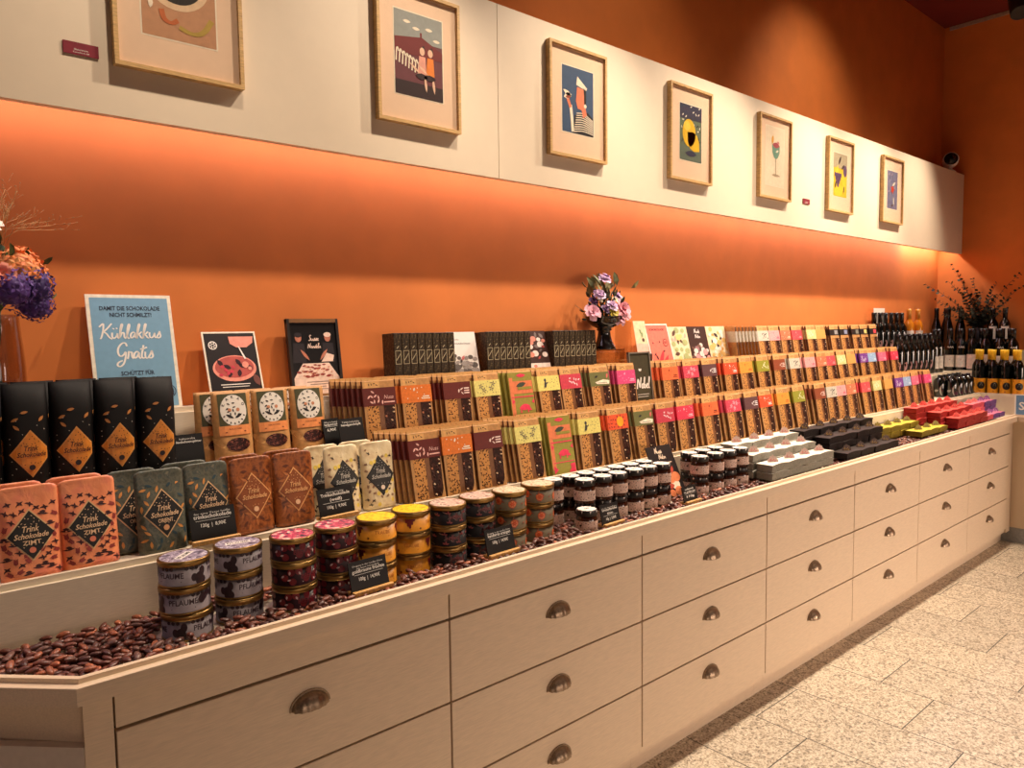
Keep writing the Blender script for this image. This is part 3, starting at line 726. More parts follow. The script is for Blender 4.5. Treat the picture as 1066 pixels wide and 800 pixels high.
# black drinking chocolate cans on the middle step
def blackcan():
    w, d, h = 0.088, 0.062, 0.250; n = 28; m = MB()
    def ring(k, kd): return [(w/2*k*math.copysign(abs(math.cos(a))**0.75, math.cos(a)), d/2*kd*math.copysign(abs(math.sin(a))**0.75, math.sin(a))) for a in [2*PI*i/n for i in range(n)]]
    prof = [(0.97,0.97,0),(1,1,0.004),(1,1,h-0.075),(0.995,0.95,h-0.058),(0.99,0.55,h-0.020),(0.985,0.20,h-0.006),(0.98,0.10,h)]
    vs = [(x,y,z) for k,kd,z in prof for x,y in ring(k,kd)]
    fs = [(j*n+i, j*n+(i+1)%n, (j+1)*n+(i+1)%n, (j+1)*n+i) for j in range(len(prof)-1) for i in range(n)]
    m.add(vs, fs, 0, True); m.add(vs[-n:], [tuple(range(n))], 0); m.add(vs[:n], [tuple(range(n-1,-1,-1))], 0)
    def fn(off):
        def f(x, z):
            c = max(-1, min(1, 2*x/w)); a = math.acos(math.copysign(abs(c)**(1/0.75), c))
            return (x, -d/2*abs(math.sin(a))**0.75-off, z)
        return f
    f = fn(0.0006); rnd = random.Random(4)
    m.decal([leaf(x,z,0.016,a,0.42) for x,z,a in ((-0.006,0.186,0.2),(-0.024,0.170,0.5),(0.026,0.170,0.9),(-0.022,0.152,-0.8))], f, 1)
    m.decal([disc(x,z,0.0011,6) for x,z in scatter(-0.038,0.038,0.008,0.180,24,0.012,rnd)], f, 2)
    pass
    o = m.build('drink_chocolate_can', [mat('can_black', (17,15,16), 0.55, spec=0.3), mat('can_bean', (196,130,70), 0.5), mat('can_star', (196,190,180), 0.5), mat('can_crease', (60,54,52), 0.5)])
    diamond_label(fn, 0.004, 0.092, 0.076, 0.100, None, [mat('can_label', (220,138,50), 0.45), mat('can_label_ink', (70,28,26), 0.5), mat('can_label_rim', (226,156,80), 0.5), mat('can_label_dot', (34,20,22), 0.5)], o, 1, True)
    return o
bc = blackcan(); bc.location = (0.258, 1.9785, Z2+0.001)
tag(bc, 'black cocoa can with orange diamond label, second from the glass flower vase', 'can', 'black cocoa cans')
for x, l in ((0.166,'black cocoa can with orange diamond label, at the outer end below the glass vase'),(0.349,'black cocoa can with orange diamond label, third from the glass flower vase'),(0.441,'black cocoa can with orange diamond label, directly below the blue sign'),(0.533,'black cocoa can with orange diamond label, nearest the cacao bags')):
    clone(bc, (x, 1.9785, Z2+0.001), None, l)
for x, l in ((0.192,'at the outer end'),(0.284,'second from the outer end'),(0.375,'third from the outer end'),(0.467,'behind the can nearest the cacao bags')):
    clone(bc, (x, 2.0425, Z2+0.001), None, 'black cocoa can in the back row, '+l)

# kraft cacao bags
def kakao():
    w, h = 0.108, 0.198; m, fn = pouch(w, h, 0.046, 0.010, 0.0); f = fn(0.0006)
    for i in range(6):
        x0 = -0.040+0.080*i/6; m.decal([rect(x0, x0+0.080/6, 0.098+k*0.0188, 0.098+(k+1)*0.0188) for k in range(5)], f, 1)
    m.decal([rect(-0.05,0.05,h-0.005,h-0.003)], f, 2)
    m.decal([leaf(-0.042,0.060,0.05,-0.8,0.3)], f, 3)
    o = m.build('cacao_bag', [kraft, mat('olive_print', (74,72,42), 0.5), kraftd, kraftl])
    l = MB(); g = fn(0.0011)
    l.decal(strips(0, 0.147, 0.036, 0.042), g, 0)
    g2 = fn(0.0016)
    for i, ch in enumerate('KAKAO'):
        a = PI*(0.86-0.18*i); l.text(ch, g2, 1, 0.030*math.cos(a), 0.147+0.036*math.sin(a), 0.0105, rot=a-PI/2, bold=True)
    for i in range(7):
        a = -PI*(0.86-0.12*i); l.decal([leaf(0.030*math.cos(a), 0.147+0.036*math.sin(a), 0.0065, a, 0.6)], g2, 1)
    rnd = random.Random(9)
    l.decal([leaf(x,0.147+z,0.010,rnd.uniform(0,3),0.4) for x,z in scatter(-0.018,0.018,-0.014,0.022,9,0.008,rnd)], g2, 1)
    l.decal([leaf(-0.012,0.131,0.024,-0.5,0.3),leaf(0.012,0.131,0.024,0.5,0.3)], g2, 1); l.decal([disc(0.012,0.148,0.005,8),disc(-0.011,0.148,0.005,8)], g2, 2)
    l.build('round_emblem', [white, ink, mat('emblem_tan', (206,140,104), 0.5)], o)
    q = MB()
    for i in range(6):
        x0 = -0.043+0.086*i/6; q.decal([rect(x0, x0+0.086/6, 0.080, 0.093), rect(x0, x0+0.086/6, 0.093, 0.106)], fn(0.0020), 0)
    q.text('KAKAO NIBS', fn(0.0024), 1, 0, 0.097, 0.006, 0.034); q.decal([rect(-0.028,0.028,0.087,0.090)], fn(0.0024), 1)
    q.build('orange_label', [mat('bag_orange', (232,146,84), 0.5), mat('bag_orange_ink', (120,50,30), 0.5)], o)
    wdw = MB().decal(strips(0.004, 0.054, 0.033, 0.018), fn(0.0012), 0)
    wdw.build('oval_window', [mottled('cacao_nibs', [(0,(44,20,18)),(0.55,(84,40,34)),(0.85,(130,76,60))], 260, 0.35, 'cell')], o)
    return o
kb = kakao(); kb.location = (0.732, 1.985, Z2+0.001); kb.rotation_euler = (-R(5),0,R(3))
tag(kb, 'kraft cacao bag with round white emblem, front one beside the black cans', 'bag', 'kraft cacao bags')
for x, y, l in ((0.842,1.990,'middle one of the three front bags'),(0.954,1.992,'front one nearest the maroon-band bars')):
    clone(kb, (x,y,Z2+0.001), None, 'kraft cacao bag with round white emblem, '+l)
for x, y, l in ((0.700,2.034,'second in depth behind the bag by the black cans'),(0.812,2.040,'behind the middle bag'),(0.922,2.042,'behind the bag nearest the maroon-band bars')):
    clone(kb, (x,y,Z2+0.001), (-R(2),0,R(3)), 'kraft cacao bag mostly hidden, '+l)

# ------------------------------------------------------------------ tins
TR, TH = 0.0525, 0.0572
def cyl(r, off, a0=-PI/2):
    def f(x, z):
        a = a0+x/r; return ((r+off)*math.cos(a), (r+off)*math.sin(a), z)
    return f
def tin(kind):
    m = MB().lathe([(TR-0.002,0),(TR-0.0005,0.0012),(TR-0.0005,0.004),(TR-0.0018,0.005),(TR-0.0018,0.044)], 40, mi=0, mis=[2,2,2,0,0])
    f = cyl(TR-0.0018, 0.0005); rnd = random.Random(kind); C = 2*PI*(TR)
    hv = lambda n, md: [(x, z) for x, z in scatter(-C/2, C/2, 0.010, 0.040, n, md, rnd)]
    if kind == 'plum':
        mats = [mat('plum_ground', (118,108,112), 0.5, var=0.08, spec=0.3), mat('plum_fruit', (44,26,36), 0.4, var=0.2), gold, mat('plum_ink', (54,34,46), 0.5), mat('plum_maroon', (96,44,58), 0.5), mat('plum_bronze', (140,104,48), 0.4)]
        for c in (0.030, -0.085, 0.135):
            m.text('PFLAUME', f, 3, c, 0.027, 0.0165, 0.058, bold=True); m.decal([rect(c-0.024,c+0.024,0.0125,0.0145)], f, 3)
        for i in range(90):
            x, z = rnd.uniform(-C/2,C/2), rnd.uniform(0.010,0.040)
            if any(abs(x-c) < 0.037 for c in (0.030,-0.085,0.135)) : continue
            m.decal([disc(x, z, rnd.uniform(0.005,0.0095), 10, rnd.uniform(0.007,0.010))], cyl(TR-0.0018, 0.0004+0.0001*(i%4)), 1)
        m.decal([disc(x+0.01*k, 0.0405, 0.004, 8) for x in (-0.15,-0.1,-0.05,0.0,0.05,0.1) for k in (0,1,2)], f, 1)
    elif kind == 'berry':
        mats = [mat('berry_ground', (30,8,14), 0.35, var=0.2, spec=0.25), mat('berry_fruit', (112,14,30), 0.35, var=0.2), gold, mat('berry_bits', (214,190,190), 0.5), mat('berry_ink', (126,30,46), 0.5)]
        for x, z in hv(22, 0.014):
            if abs(x) < 0.002: continue
            m.decal([disc(x, z, 0.0085, 10)], f, 1)
        for x, z in hv(18, 0.016): m.decal([leaf(x, z, 0.009, rnd.uniform(0,3), 0.5)], cyl(TR-0.0018, 0.0007), 3)
        for c in (0.03, -0.09, 0.14): m.text('BEEREN', cyl(TR-0.0018, 0.0009), 4, c, 0.026, 0.015, 0.046, bold=True); m.decal([rect(c-0.02,c+0.02,0.012,0.014)], cyl(TR-0.0018, 0.0009), 3)
    elif kind == 'yellow':
        mats = [mat('honey_gold', (196,128,30), 0.38, var=0.08), mat('grape_red', (112,26,34), 0.4), gold, mat('gold_print', (176,100,26), 0.5), mat('dark_star', (90,40,24), 0.5)]
        for c in (-0.045, 0.075, -0.155):
            for i, (dx, dz) in enumerate([(a*0.005, 0.036-b*0.0046) for b in range(5) for a in range(-(4-b)//2-0, (4-b)//2+1)]): m.decal([disc(c+dx, dz, 0.0034, 7)], cyl(TR-0.0018,0.0004+0.0001*(i%3)), 1)
            m.decal([leaf(c+0.028,0.012,0.008,a,0.3) for a in (0,1,2)], f, 4)
        for c in (0.020, 0.135, -0.1): m.text('TRAUBE', f, 3, c, 0.026, 0.013, 0.04); m.decal([rect(c-0.018,c+0.018,0.014,0.0155)], f, 3)
    elif kind == 'dark':
        mats = [mat('dark_tin_ground', (18,13,16), 0.4, var=0.2, spec=0.25), mat('dark_tin_pink', (136,66,68), 0.4), gold, mat('dark_tin_leaf', (110,96,88), 0.5), mat('dark_tin_panel', (84,46,52), 0.5)]
        for x, z in hv(16, 0.018): m.decal([leaf(x+0.005*math.cos(a), z+0.005*math.sin(a), 0.009, a, 0.5) for a in (0.3,1.4,2.6)], f, 1)
        for x, z in hv(20, 0.014): m.decal([leaf(x, z, 0.015, rnd.uniform(0,3), 0.22)], f, 3)
        for c in (0.012, 0.125, -0.105): m.decal([rect(c-0.022,c,0.015,0.037), rect(c,c+0.022,0.015,0.037)], cyl(TR-0.0018,0.0007), 4); m.text('HONIG', cyl(TR-0.0018,0.0010), 1, c, 0.026, 0.012, 0.034, bold=True)
    else:
        mats = [mat('orange_tin_ground', (88,74,52), 0.5, var=0.1, spec=0.3), mat('orange_slice', (226,92,42), 0.4), gold, mat('orange_pale', (238,150,96), 0.5), mat('orange_tin_leaf', (150,80,60), 0.5)]
        for x in (-0.145,-0.1,-0.048,-0.006,0.055,0.1,0.14):
            z = 0.026+0.006*math.sin(x*90); m.decal([disc(x, z, 0.0115, 16)], f, 1); m.decal([disc(x, z, 0.0092, 16)], cyl(TR-0.0018,0.0008), 3); m.decal([leaf(x+0.0045*math.cos(a), z+0.0045*math.sin(a), 0.008, a, 0.55) for a in (0,1.05,2.09,3.14,4.19,5.24)], cyl(TR-0.0018,0.0010), 1)
        for x, z in hv(18, 0.016): m.decal([leaf(x, z, 0.013, rnd.uniform(0,3), 0.3)], f, 4)
    o = m.build('sweet_tin', mats)
    lid = MB().lathe([(TR-0.0012,0.044),(TR,0.0445),(TR,0.0535),(TR-0.001,0.0560),(TR-0.003,0.0568),(TR-0.0045,0.0556),(0.0001,0.0556)], 40, 0, cap0=False, cap1=False).build('lid', gold, o)
    lids = {'plum':[(0.0,(78,66,86)),(0.42,(150,138,156)),(0.55,(206,198,210)),(0.62,(96,76,100))], 'berry':[(0.0,(58,60,80)),(0.42,(190,70,96)),(0.52,(206,90,116)),(0.58,(232,196,180))],
            'yellow':[(0.0,(214,150,30)),(0.42,(240,206,50)),(0.6,(226,176,40))], 'dark':[(0.0,(120,92,86)),(0.40,(212,176,160)),(0.55,(232,208,190)),(0.66,(96,70,66))], 'orange':[(0.0,(170,150,120)),(0.42,(226,210,180)),(0.55,(206,196,164)),(0.64,(222,120,80))]}
    k = MB().add([(x,y,0.0559) for x,y in disc(0,0,TR-0.005,32)], [tuple(range(32))], 0)
    if kind == 'plum':
        k.poly([(x,y,0.0562) for x,y in rect(-0.027,0.027,-0.009,0.009)], 1); k.text('PFLAUME', lambda x,z:(x,z,0.0565), 2, 0, 0, 0.013, 0.046, bold=True)
    k.build('lid_print', [mottled('lid_'+kind, lids[kind], 70, 0.35, 'noise'), white, ink], lid)
    return o
KT = ['plum','berry','yellow','dark','orange']
xs = [(0.481,0.601),(0.724,0.840),(0.950,1.062),(1.172,1.285),(1.400,1.524)]
desc = {'plum':'lilac-grey PFLAUME plum tin','berry':'dark red berry tin','yellow':'golden yellow grape tin','dark':'black flower-print tin with pale lid','orange':'olive tin with orange slices'}
sidenm = {'plum':('outermost stack at the open cocoa beans','stack beside the berry tins'),'berry':('stack beside the plum tins','stack beside the yellow tins'),'yellow':('stack beside the berry tins','stack beside the black tins'),
          'dark':('stack beside the yellow tins','stack beside the orange tins'),'orange':('stack beside the black tins','stack beside the jars')}
rots = {0:(20,-30,70),1:(-12,4,14),2:(0,10,-5),3:(25,22,15),4:(8,0,-10),5:(-20,-30,40),6:(5,-8,4),7:(0,10,3),8:(3,8,2),9:(-5,4,-3)}
TZ = 0.8570
for ki, k in enumerate(KT):
    t0 = tin(k)
    for si in (0, 1):
        for lv in (2, 1, 0):
            nm = ('bottom','middle','top')[lv]
            o = t0 if (si == 0 and lv == 2) else clone(t0, (0,0,0))
            o.location = (xs[ki][si]+random.uniform(-.002,.002), 1.625-0.006*(ki % 2)+(0.012 if si else 0)+random.uniform(-.002,.002), TZ+lv*(TH+0.0003))
            o.rotation_euler = (0,0,R(-25+rots[ki*2+si][lv]))
            tag(o, f'{desc[k]}, {nm} of the {sidenm[k][si]}', 'tin', f'{k} tins')

# ------------------------------------------------------------------ jars
jar_lab = mottled('jar_label', [(0,(60,40,40)),(0.16,(206,176,160)),(0.5,(214,186,170)),(0.85,(190,158,140))], 260, 0.5, 'voronoi')
JR, JH = 0.0345, 0.0780
def jar():
    m = MB().lathe([(JR*0.86,0),(JR,0.004),(JR,0.050),(JR*0.9,0.056),(JR*0.86,0.060)], 28, 0)
    o = m.build('preserve_jar', [mat('dark_honey_glass', (54,26,14), 0.12, var=0.2, spec=0.7)])
    lb = MB().lathe([(JR+0.0006,0.012),(JR+0.0006,0.044)], 28, 0, cap0=False, cap1=False)
    f = cyl(JR, 0.0010); rnd = random.Random(6)
    lb.decal([leaf(x, z, 0.005, rnd.uniform(0,3), 0.5) for x, z in scatter(-0.1,0.1,0.015,0.041,44,0.007,rnd)], f, 1)
    lb.decal([leaf(c, 0.030, 0.010, 0.4, 0.6) for c in (-0.05,0.02,0.075)], f, 1)
    lb.build('paper_label', [jar_lab, ink], o)
    ld = MB().lathe([(JR*0.93,0.058),(JR*0.97,0.059),(JR*0.97,0.074),(JR*0.93,0.0768),(0.0001,0.0768)], 28, 0, cap0=False, cap1=False).build('lid', [black], o)
    n = 24; st = [((JR*(0.93 if i % 2 else 0.80))*math.cos(2*PI*i/n), (JR*(0.93 if i % 2 else 0.80))*math.sin(2*PI*i/n), 0.0773) for i in range(n)]
    w = MB().poly(st, 0)
    for i in range(0, n, 3):
        a = 2*PI*(i+0.5)/n; w.decal([[(JR*a-0.003,0.0755),(JR*a,0.067),(JR*a+0.003,0.0755)]], cyl(JR*0.97, 0.0006, 0), 0)
    w.decal([leaf(0.004*k, 0.003*(k % 2), 0.012, 0.5*k, 0.25) for k in (-2,-1,0,1,2)], lambda x, z: (x, z, 0.0776), 1)
    w.build('lid_label', [white, ink], ld)
    return o
J0 = jar(); firstj = [True]
def place_jar(x, y, lv, label, g):
    o = J0 if firstj[0] else clone(J0, (0,0,0)); firstj[0] = False
    o.location = (x, y, TZ+lv*JH); o.rotation_euler = (0,0,R(random.uniform(-30,30))); tag(o, label, 'jar', g)
fx = [1.726,1.811,1.888,1.975,2.051,2.128]; bx = [1.655,1.735,1.812,1.890,1.966,2.043,2.120]
for i, x in enumerate(fx):
    for lv in (0,1): place_jar(x, 1.625, lv, f"black-lidded jar, {('lower','upper')[lv]} layer of the front row, {ORD[i]} from the orange tins", 'jars beside the orange tins')
for i, x in enumerate(bx):
    for lv in (0,1): place_jar(x, 1.699, lv, f"black-lidded jar, {('lower','upper')[lv]} layer of the back row, {ORD[i]} from the orange tins", 'jars beside the orange tins')
place_jar(1.672, 1.566, 0, 'single black-lidded jar standing alone in front, beside the small price sign', 'jars beside the orange tins')
for i, x in enumerate([2.350,2.452,2.540,2.628]):
    for lv in (0,1): place_jar(x, 1.615, lv, f"black-lidded jar, {('lower','upper')[lv]} layer of the front row, {ORD[i]} past the leaning brochure", 'jars beside the grey gift boxes')
for i, x in enumerate([2.390,2.480,2.570]):
    for lv in (0,1): place_jar(x, 1.690, lv, f"black-lidded jar, {('lower','upper')[lv]} layer of the back row, {ORD[i]} past the leaning brochure", 'jars beside the grey gift boxes')

# ------------------------------------------------------------------ gift boxes with upright tags
LY = 0.0328
def gift_box(w, d, rgb, top_rgb, name, pat=None):
    m = MB().rbox(-w/2+0.001, w/2-0.001, 0.001, d-0.001, 0, LY-0.004, 0.0012, 0)
    rnd = random.Random(name)
    m.decal([leaf(x, z, 0.007, rnd.uniform(0,3), 0.4) for x, z in scatter(-w*.42,w*.42,0.006,LY-0.011,10,0.008,rnd)], flat(0.0004), 1)
    o = m.build('gift_box', [mat(name+'_side', rgb, 0.55, var=0.06, spec=0.25), mat(name+'_print', tuple(v*0.72 for v in rgb), 0.5)])
    l = MB(); n = 12; vs = []
    for i in range(n+1):
        x = -w/2+w*i/n; zz = 0.0045*math.sin(PI*i/n)
        vs += [(x,-0.0006,LY-0.011),(x,-0.0006,LY-0.004+zz),(x,d,LY-0.003+zz*0.3),(x,d,LY-0.011)]
    fs = []
    for i in range(n):
        for j in range(4): a, b = i*4+j, i*4+(j+1)%4; fs.append((a, a+4, b+4, b))
    fs += [(0,1,2,3),(n*4+3,n*4+2,n*4+1,n*4)]
    l.add(vs, fs, 1)
    for i, f_ in enumerate(l.f):
        if len(f_) == 4 and i % 4 == 1 and i < 4*n: l.m[i] = 0
    l.build('lid', [mat(name+'_lid', top_rgb, 0.55, var=0.06, spec=0.25), mat(name+'_side', rgb, 0.5, var=0.06)], o)
    return o
def tagged(o, w, d, rgb, dots_rgb, name):
    t = MB(); h = 0.034
    pts = [(-0.021,0),(0.021,0),(0.022,0.012),(0.015,0.017),(0.013,0.026),(0.005,0.027),(0.0,h),(-0.006,0.027),(-0.013,0.026),(-0.015,0.017),(-0.022,0.012)]
    t.add([(x,d*0.5,z+LY-0.004) for x,z in pts]+[(x,d*0.5+0.0016,z+LY-0.004) for x,z in pts], [tuple(range(11)), tuple(range(21,10,-1))]+[(i,11+i,11+(i+1)%11,(i+1)%11) for i in range(11)], 0)
    rnd = random.Random(1); t.decal([disc(x,z+LY-0.004,0.0022,6) for x,z in scatter(-0.012,0.012,0.003,0.018,9,0.0045,rnd)], flat(d*0.5-0.0005), 1)
    ca, sa = math.cos(-0.75), math.sin(-0.75)
    t.v = [(x*ca-(y-d*0.5)*sa, d*0.5+x*sa+(y-d*0.5)*ca, z) for x, y, z in t.v]
    t.build('tag', [mat(name+'_tag', rgb, 0.5), mat(name+'_tag_print', dots_rgb, 0.5)], o)
def box_block(name, desc_, rgb, top_rgb, tagrgb, tagdots, rows, w, d):
    """rows: (row label, x of the first box, y, number along, layers)"""
    b0 = gift_box(w, d, rgb, top_rgb, name); bt = None; used = [False, False]
    bt = clone(b0, (0,0,0)); tagged(bt, w, d, tagrgb, tagdots, name)
    for rl, x0, y, n, ly in rows:
        for i in range(n):
            for k in range(ly):
                top = k == ly-1; src = bt if top else b0; u = 1 if top else 0
                o = src if not used[u] else clone(src, (0,0,0)); used[u] = True
                o.location = (x0+w*(i+0.5), y+random.uniform(-.003,.003), 0.8785+k*LY); o.rotation_euler = (0,0,R(random.uniform(-1.5,1.5)))
                lv = 'top' if top else f'{ORD[k]} layer'
                tag(o, f"{desc_} gift box, {lv+' one with tag' if top else lv}, {rl} row, {ORD[i]} column from the jars' side", 'gift box', f'{desc_} gift boxes')
    if not used[0]:
        for ch in list(b0.children): bpy.data.objects.remove(ch)
        bpy.data.objects.remove(b0)
box_block('grey', 'grey-white', (136,134,122), (232,228,214), (196,170,158), (206,96,96), [('front',2.700,1.512,4,2),('middle',2.690,1.592,4,3),('back',2.690,1.670,4,4)], 0.132, 0.074)
box_block('dark', 'dark brown', (24,17,16), (46,33,29), (96,72,58), (190,150,60), [('front',3.370,1.512,4,1),('middle',3.350,1.592,4,3),('back',3.270,1.670,5,4)], 0.147, 0.074)
box_block('olive', 'yellow-green', (122,106,28), (200,182,62), (150,132,60), (90,80,30), [('front',4.330,1.540,3,1),('back',4.040,1.640,4,2)], 0.132, 0.088)
box_block('red', 'coral red', (150,34,32), (226,88,78), (226,100,84), (160,40,44), [('front',4.820,1.515,4,2),('middle',4.760,1.592,4,3),('back',4.600,1.670,5,4)], 0.134, 0.074)
box_block('pink', 'pink', (214,86,100), (238,130,136), (236,150,140), (190,60,80), [('front',5.365,1.520,1,1),('back',5.375,1.610,2,3)], 0.116, 0.086)
box_block('violet', 'violet patterned', (112,72,140), (206,120,150), (150,90,160), (240,200,220), [('front',5.490,1.520,2,1),('back',5.612,1.610,2,3)], 0.116, 0.086)
# ------------------------------------------------------------------ signs, posters, booklets
def card(w, h, t, mats, name, border=0.0):
    m = MB().box(-w/2, w/2, 0, t, 0, h, 0)
    return m
GL = {'K':([[(-.25,1.75),(.1,2.15),(.3,2.3),(.3,1.2),(.05,0),(-.1,.1)],[(1.35,2.25),(.8,1.5),(.3,1.0),(.7,.85),(1.1,.2),(1.5,-.05)]],1.45),
 'ü':([[(0,.9),(0,.3),(.25,0),(.6,.3),(.72,.95),(.7,.25),(.95,.02)],[(.12,1.4),(.2,1.55)],[(.55,1.45),(.63,1.6)]],.98),
 'u':([[(0,.9),(0,.3),(.25,0),(.6,.3),(.72,.95),(.7,.25),(.95,.02)]],.98),
 'h':([[(-.02,.05),(.15,1.2),(.38,2.1),(.22,2.25),(.08,1.6),(.02,0),(.25,.8),(.5,.95),(.62,.7),(.62,.2),(.88,.0)]],.92),
 'l':([[(0,.1),(.2,1.0),(.42,2.0),(.26,2.25),(.1,1.6),(.08,.3),(.25,0),(.45,.1)]],.48),
 'a':([[(.65,.8),(.4,1),(.1,.7),(.06,.2),(.3,.03),(.6,.5),(.68,.95),(.66,.25),(.92,0)]],.92),
 'k':([[(-.02,.05),(.15,1.2),(.38,2.1),(.22,2.25),(.08,1.6),(.02,0)],[(.65,1.0),(.15,.5),(.4,.45),(.55,.1),(.85,0)]],.86),
 's':([[(0,.05),(.3,.7),(.42,1.1),(.45,.7),(.62,.3),(.4,0),(.1,.08)]],.7),
 'G':([[(1.15,1.7),(.95,2.2),(.5,2.1),(.1,1.5),(.1,.8),(.4,.3),(.8,.5),(1.05,1.1),(1.05,.2),(.85,-.7),(.4,-1.05),(.05,-.8),(.2,-.4),(.7,-.2)]],1.3),
 'r':([[(0,0),(.08,.5),(.1,1.05),(.2,.85),(.5,.9),(.48,.3),(.7,.0)]],.66),
 't':([[(.3,1.8),(.12,.8),(.1,.2),(.3,0),(.48,.1)],[(-.12,1.25),(.55,1.4)]],.52),
 'i':([[(0,.9),(0,.25),(.15,0),(.38,.05)],[(.08,1.4),(.14,1.55)]],.4),
 'E':([[(.9,2.0),(.4,2.2),(.2,1.7),(.6,1.2),(.2,.8),(.1,.3),(.5,0),(.95,.3)]],1.05), 'd':([[(.65,.8),(.4,1),(.1,.7),(.06,.2),(.3,.03),(.6,.5),(.85,2.1),(.68,.3),(.92,0)]],.92),
 'e':([[(.05,.45),(.5,.6),(.45,.95),(.15,.8),(.1,.25),(.4,0),(.7,.2)]],.66), 'n':([[(0,0),(.05,.9),(.02,.1),(.3,.9),(.55,.8),(.55,.2),(.8,0)]],.82),
 'b':([[(0,.1),(.2,1.2),(.35,2.1),(.2,2.2),(.06,1.4),(.1,.2),(.4,.02),(.62,.4),(.4,.85),(.15,.6)]],.75), 'o':([[(.4,.95),(.1,.7),(.1,.2),(.4,.02),(.65,.4),(.5,.9),(.4,.95)]],.72), 'N':([[(0,0),(.1,1.1),(.25,2.1),(.6,1.0),(.85,0),(1.0,1.1),(1.2,2.2)]],1.3),
 'S':([[(.9,1.9),(.6,2.2),(.25,1.9),(.4,1.3),(.7,.8),(.6,.2),(.2,0),(-.1,.3)]],.95), 'm':([[(0,0),(.05,.9),(.02,.1),(.3,.9),(.45,.8),(.45,.1),(.7,.9),(.9,.8),(.9,.2),(1.1,0)]],1.12), 'f':([[(.5,2.0),(.3,2.2),(.15,1.4),(.1,0),(.0,-.6)],[(-.1,.9),(.5,1.0)]],.5)}
def ribbon(m, pts, wd, fn, mi):
    # smooth the stroke, then lay a ribbon of small quads
    for _ in range(2):
        q = [pts[0]]
        for a, b in zip(pts, pts[1:]): q += [(a[0]*.75+b[0]*.25, a[1]*.75+b[1]*.25), (a[0]*.25+b[0]*.75, a[1]*.25+b[1]*.75)]
        pts = q+[pts[-1]]
    L, Rr = [], []
    for i, p in enumerate(pts):
        a, b = pts[max(i-1,0)], pts[min(i+1,len(pts)-1)]; dx, dz = b[0]-a[0], b[1]-a[1]; l = math.hypot(dx,dz) or 1
        k = wd/2*(0.75+0.5*abs(dz)/l)
        L.append((p[0]-dz/l*k, p[1]+dx/l*k)); Rr.append((p[0]+dz/l*k, p[1]-dx/l*k))
    n = len(pts); m.add([fn(*p) for p in L+Rr], [(i,n+i,n+i+1,i+1) for i in range(n-1)], mi)
def script(m, word, fn, mi, cx, cz, xh, wd=0.2):
    tot = sum(GL[c][1] for c in word); x = cx-tot*xh/2
    for c in word:
        st, adv = GL[c]
        for s in st: ribbon(m, [(x+px*xh+0.12*pz*xh, cz+pz*xh) for px, pz in s], wd*xh, fn, mi)
        x += adv*xh
def stand_at(o, loc, lean, rz=0): o.location = loc; o.rotation_euler = (-R(lean), 0, R(rz))
F = flat

# blue sign on the left
w, h = 0.212, 0.322
m = MB().box(-w/2, w/2, 0, 0.006, 0, h, 0)
o = m.build('poster', [mat('poster_edge', (232,222,200), 0.5)]); stand_at(o, (0.542, 2.136, Z3+0.001), 13, 0)
tag(o, 'light blue sign lettered Kühlakkus Gratis, leaning on the orange wall', 'sign')
p = MB().decal([rect(-w/2+0.009, w/2-0.009, 0.009, h-0.009)], F(-0.0004), 0)
f = F(-0.0009); navy = mat('navy_ink', (34,44,62), 0.5)
p.text('DAMIT DIE SCHOKOLADE', f, 1, 0.0, h-0.038, 0.016, 0.150, bold=True); p.text('NICHT SCHMILZT!', f, 1, 0.0, h-0.056, 0.016, 0.104, bold=True)
script(p, 'Kühlakkus', f, 2, -0.004, h-0.122, 0.0185, 0.19); script(p, 'Gratis', f, 2, 0.0, h-0.178, 0.0205, 0.19)
p.text('SCHÜTZT FÜR', f, 1, 0.002, 0.105, 0.016, 0.082, bold=True); p.text('MEHRERE STUNDEN', f, 1, 0.004, 0.087, 0.016, 0.118, bold=True)
for cx in (-0.055, 0.075):
    pts = [(cx+0.018*math.cos(a), 0.050+0.018*math.sin(a)) for a in [2*PI*i/18 for i in range(19)]]; ribbon(p, pts, 0.0016, f, 1)
p.decal([rect(-0.062,-0.048,0.044,0.056)], f, 1)
ribbon(p, [(0.064,0.038),(0.064,0.056),(0.070,0.064),(0.080,0.064),(0.086,0.056),(0.086,0.038)], 0.003, f, 1)
p.build('printed_face', [mat('sky_blue_print', (116,160,186), 0.5, var=0.02), navy, white], o)

# bowl poster
w, h = 0.158, 0.222
o = MB().box(-w/2, w/2, 0, 0.005, 0, h, 0).build('poster', [mat('poster_edge', (232,222,200), 0.5)]); stand_at(o, (0.806, 2.130, Z3+0.001), 19, 0)
tag(o, 'white-edged poster of a bowl with spoon, leaning above the cacao bags', 'poster')
p = MB().decal([rect(-w/2+0.005, w/2-0.005, 0.005, h-0.005)], F(-0.0004), 0); f1, f2, f3, f4 = F(-0.0008), F(-0.0012), F(-0.0016), F(-0.0020)
p.decal([disc(0.002,0.108,0.064,30,0.040)], f1, 1); p.decal([disc(0.002,0.112,0.057,30,0.033)], f2, 2)
rnd = random.Random(3)
p.decal([leaf(x,z,0.024,rnd.uniform(0,3),0.55) for x,z in scatter(-0.040,0.045,0.09,0.132,7,0.014,rnd)], f3, 3); p.decal([leaf(x,z,0.014,rnd.uniform(0,3),0.7) for x,z in scatter(-0.045,0.0,0.085,0.115,6,0.010,rnd)], f4, 4)
p.decal([disc(0.034,0.118,0.010,10), disc(0.046,0.106,0.006,8)], f4, 1)
p.decal([[(-0.004,0.206),(0.070,0.206),(0.066,0.186),(0.046,0.172),(0.016,0.172),(-0.002,0.184)]], f3, 1)
p.decal([[(0.020,0.176),(0.024,0.174),(0.040,0.136),(0.034,0.136)]], f4, 5)
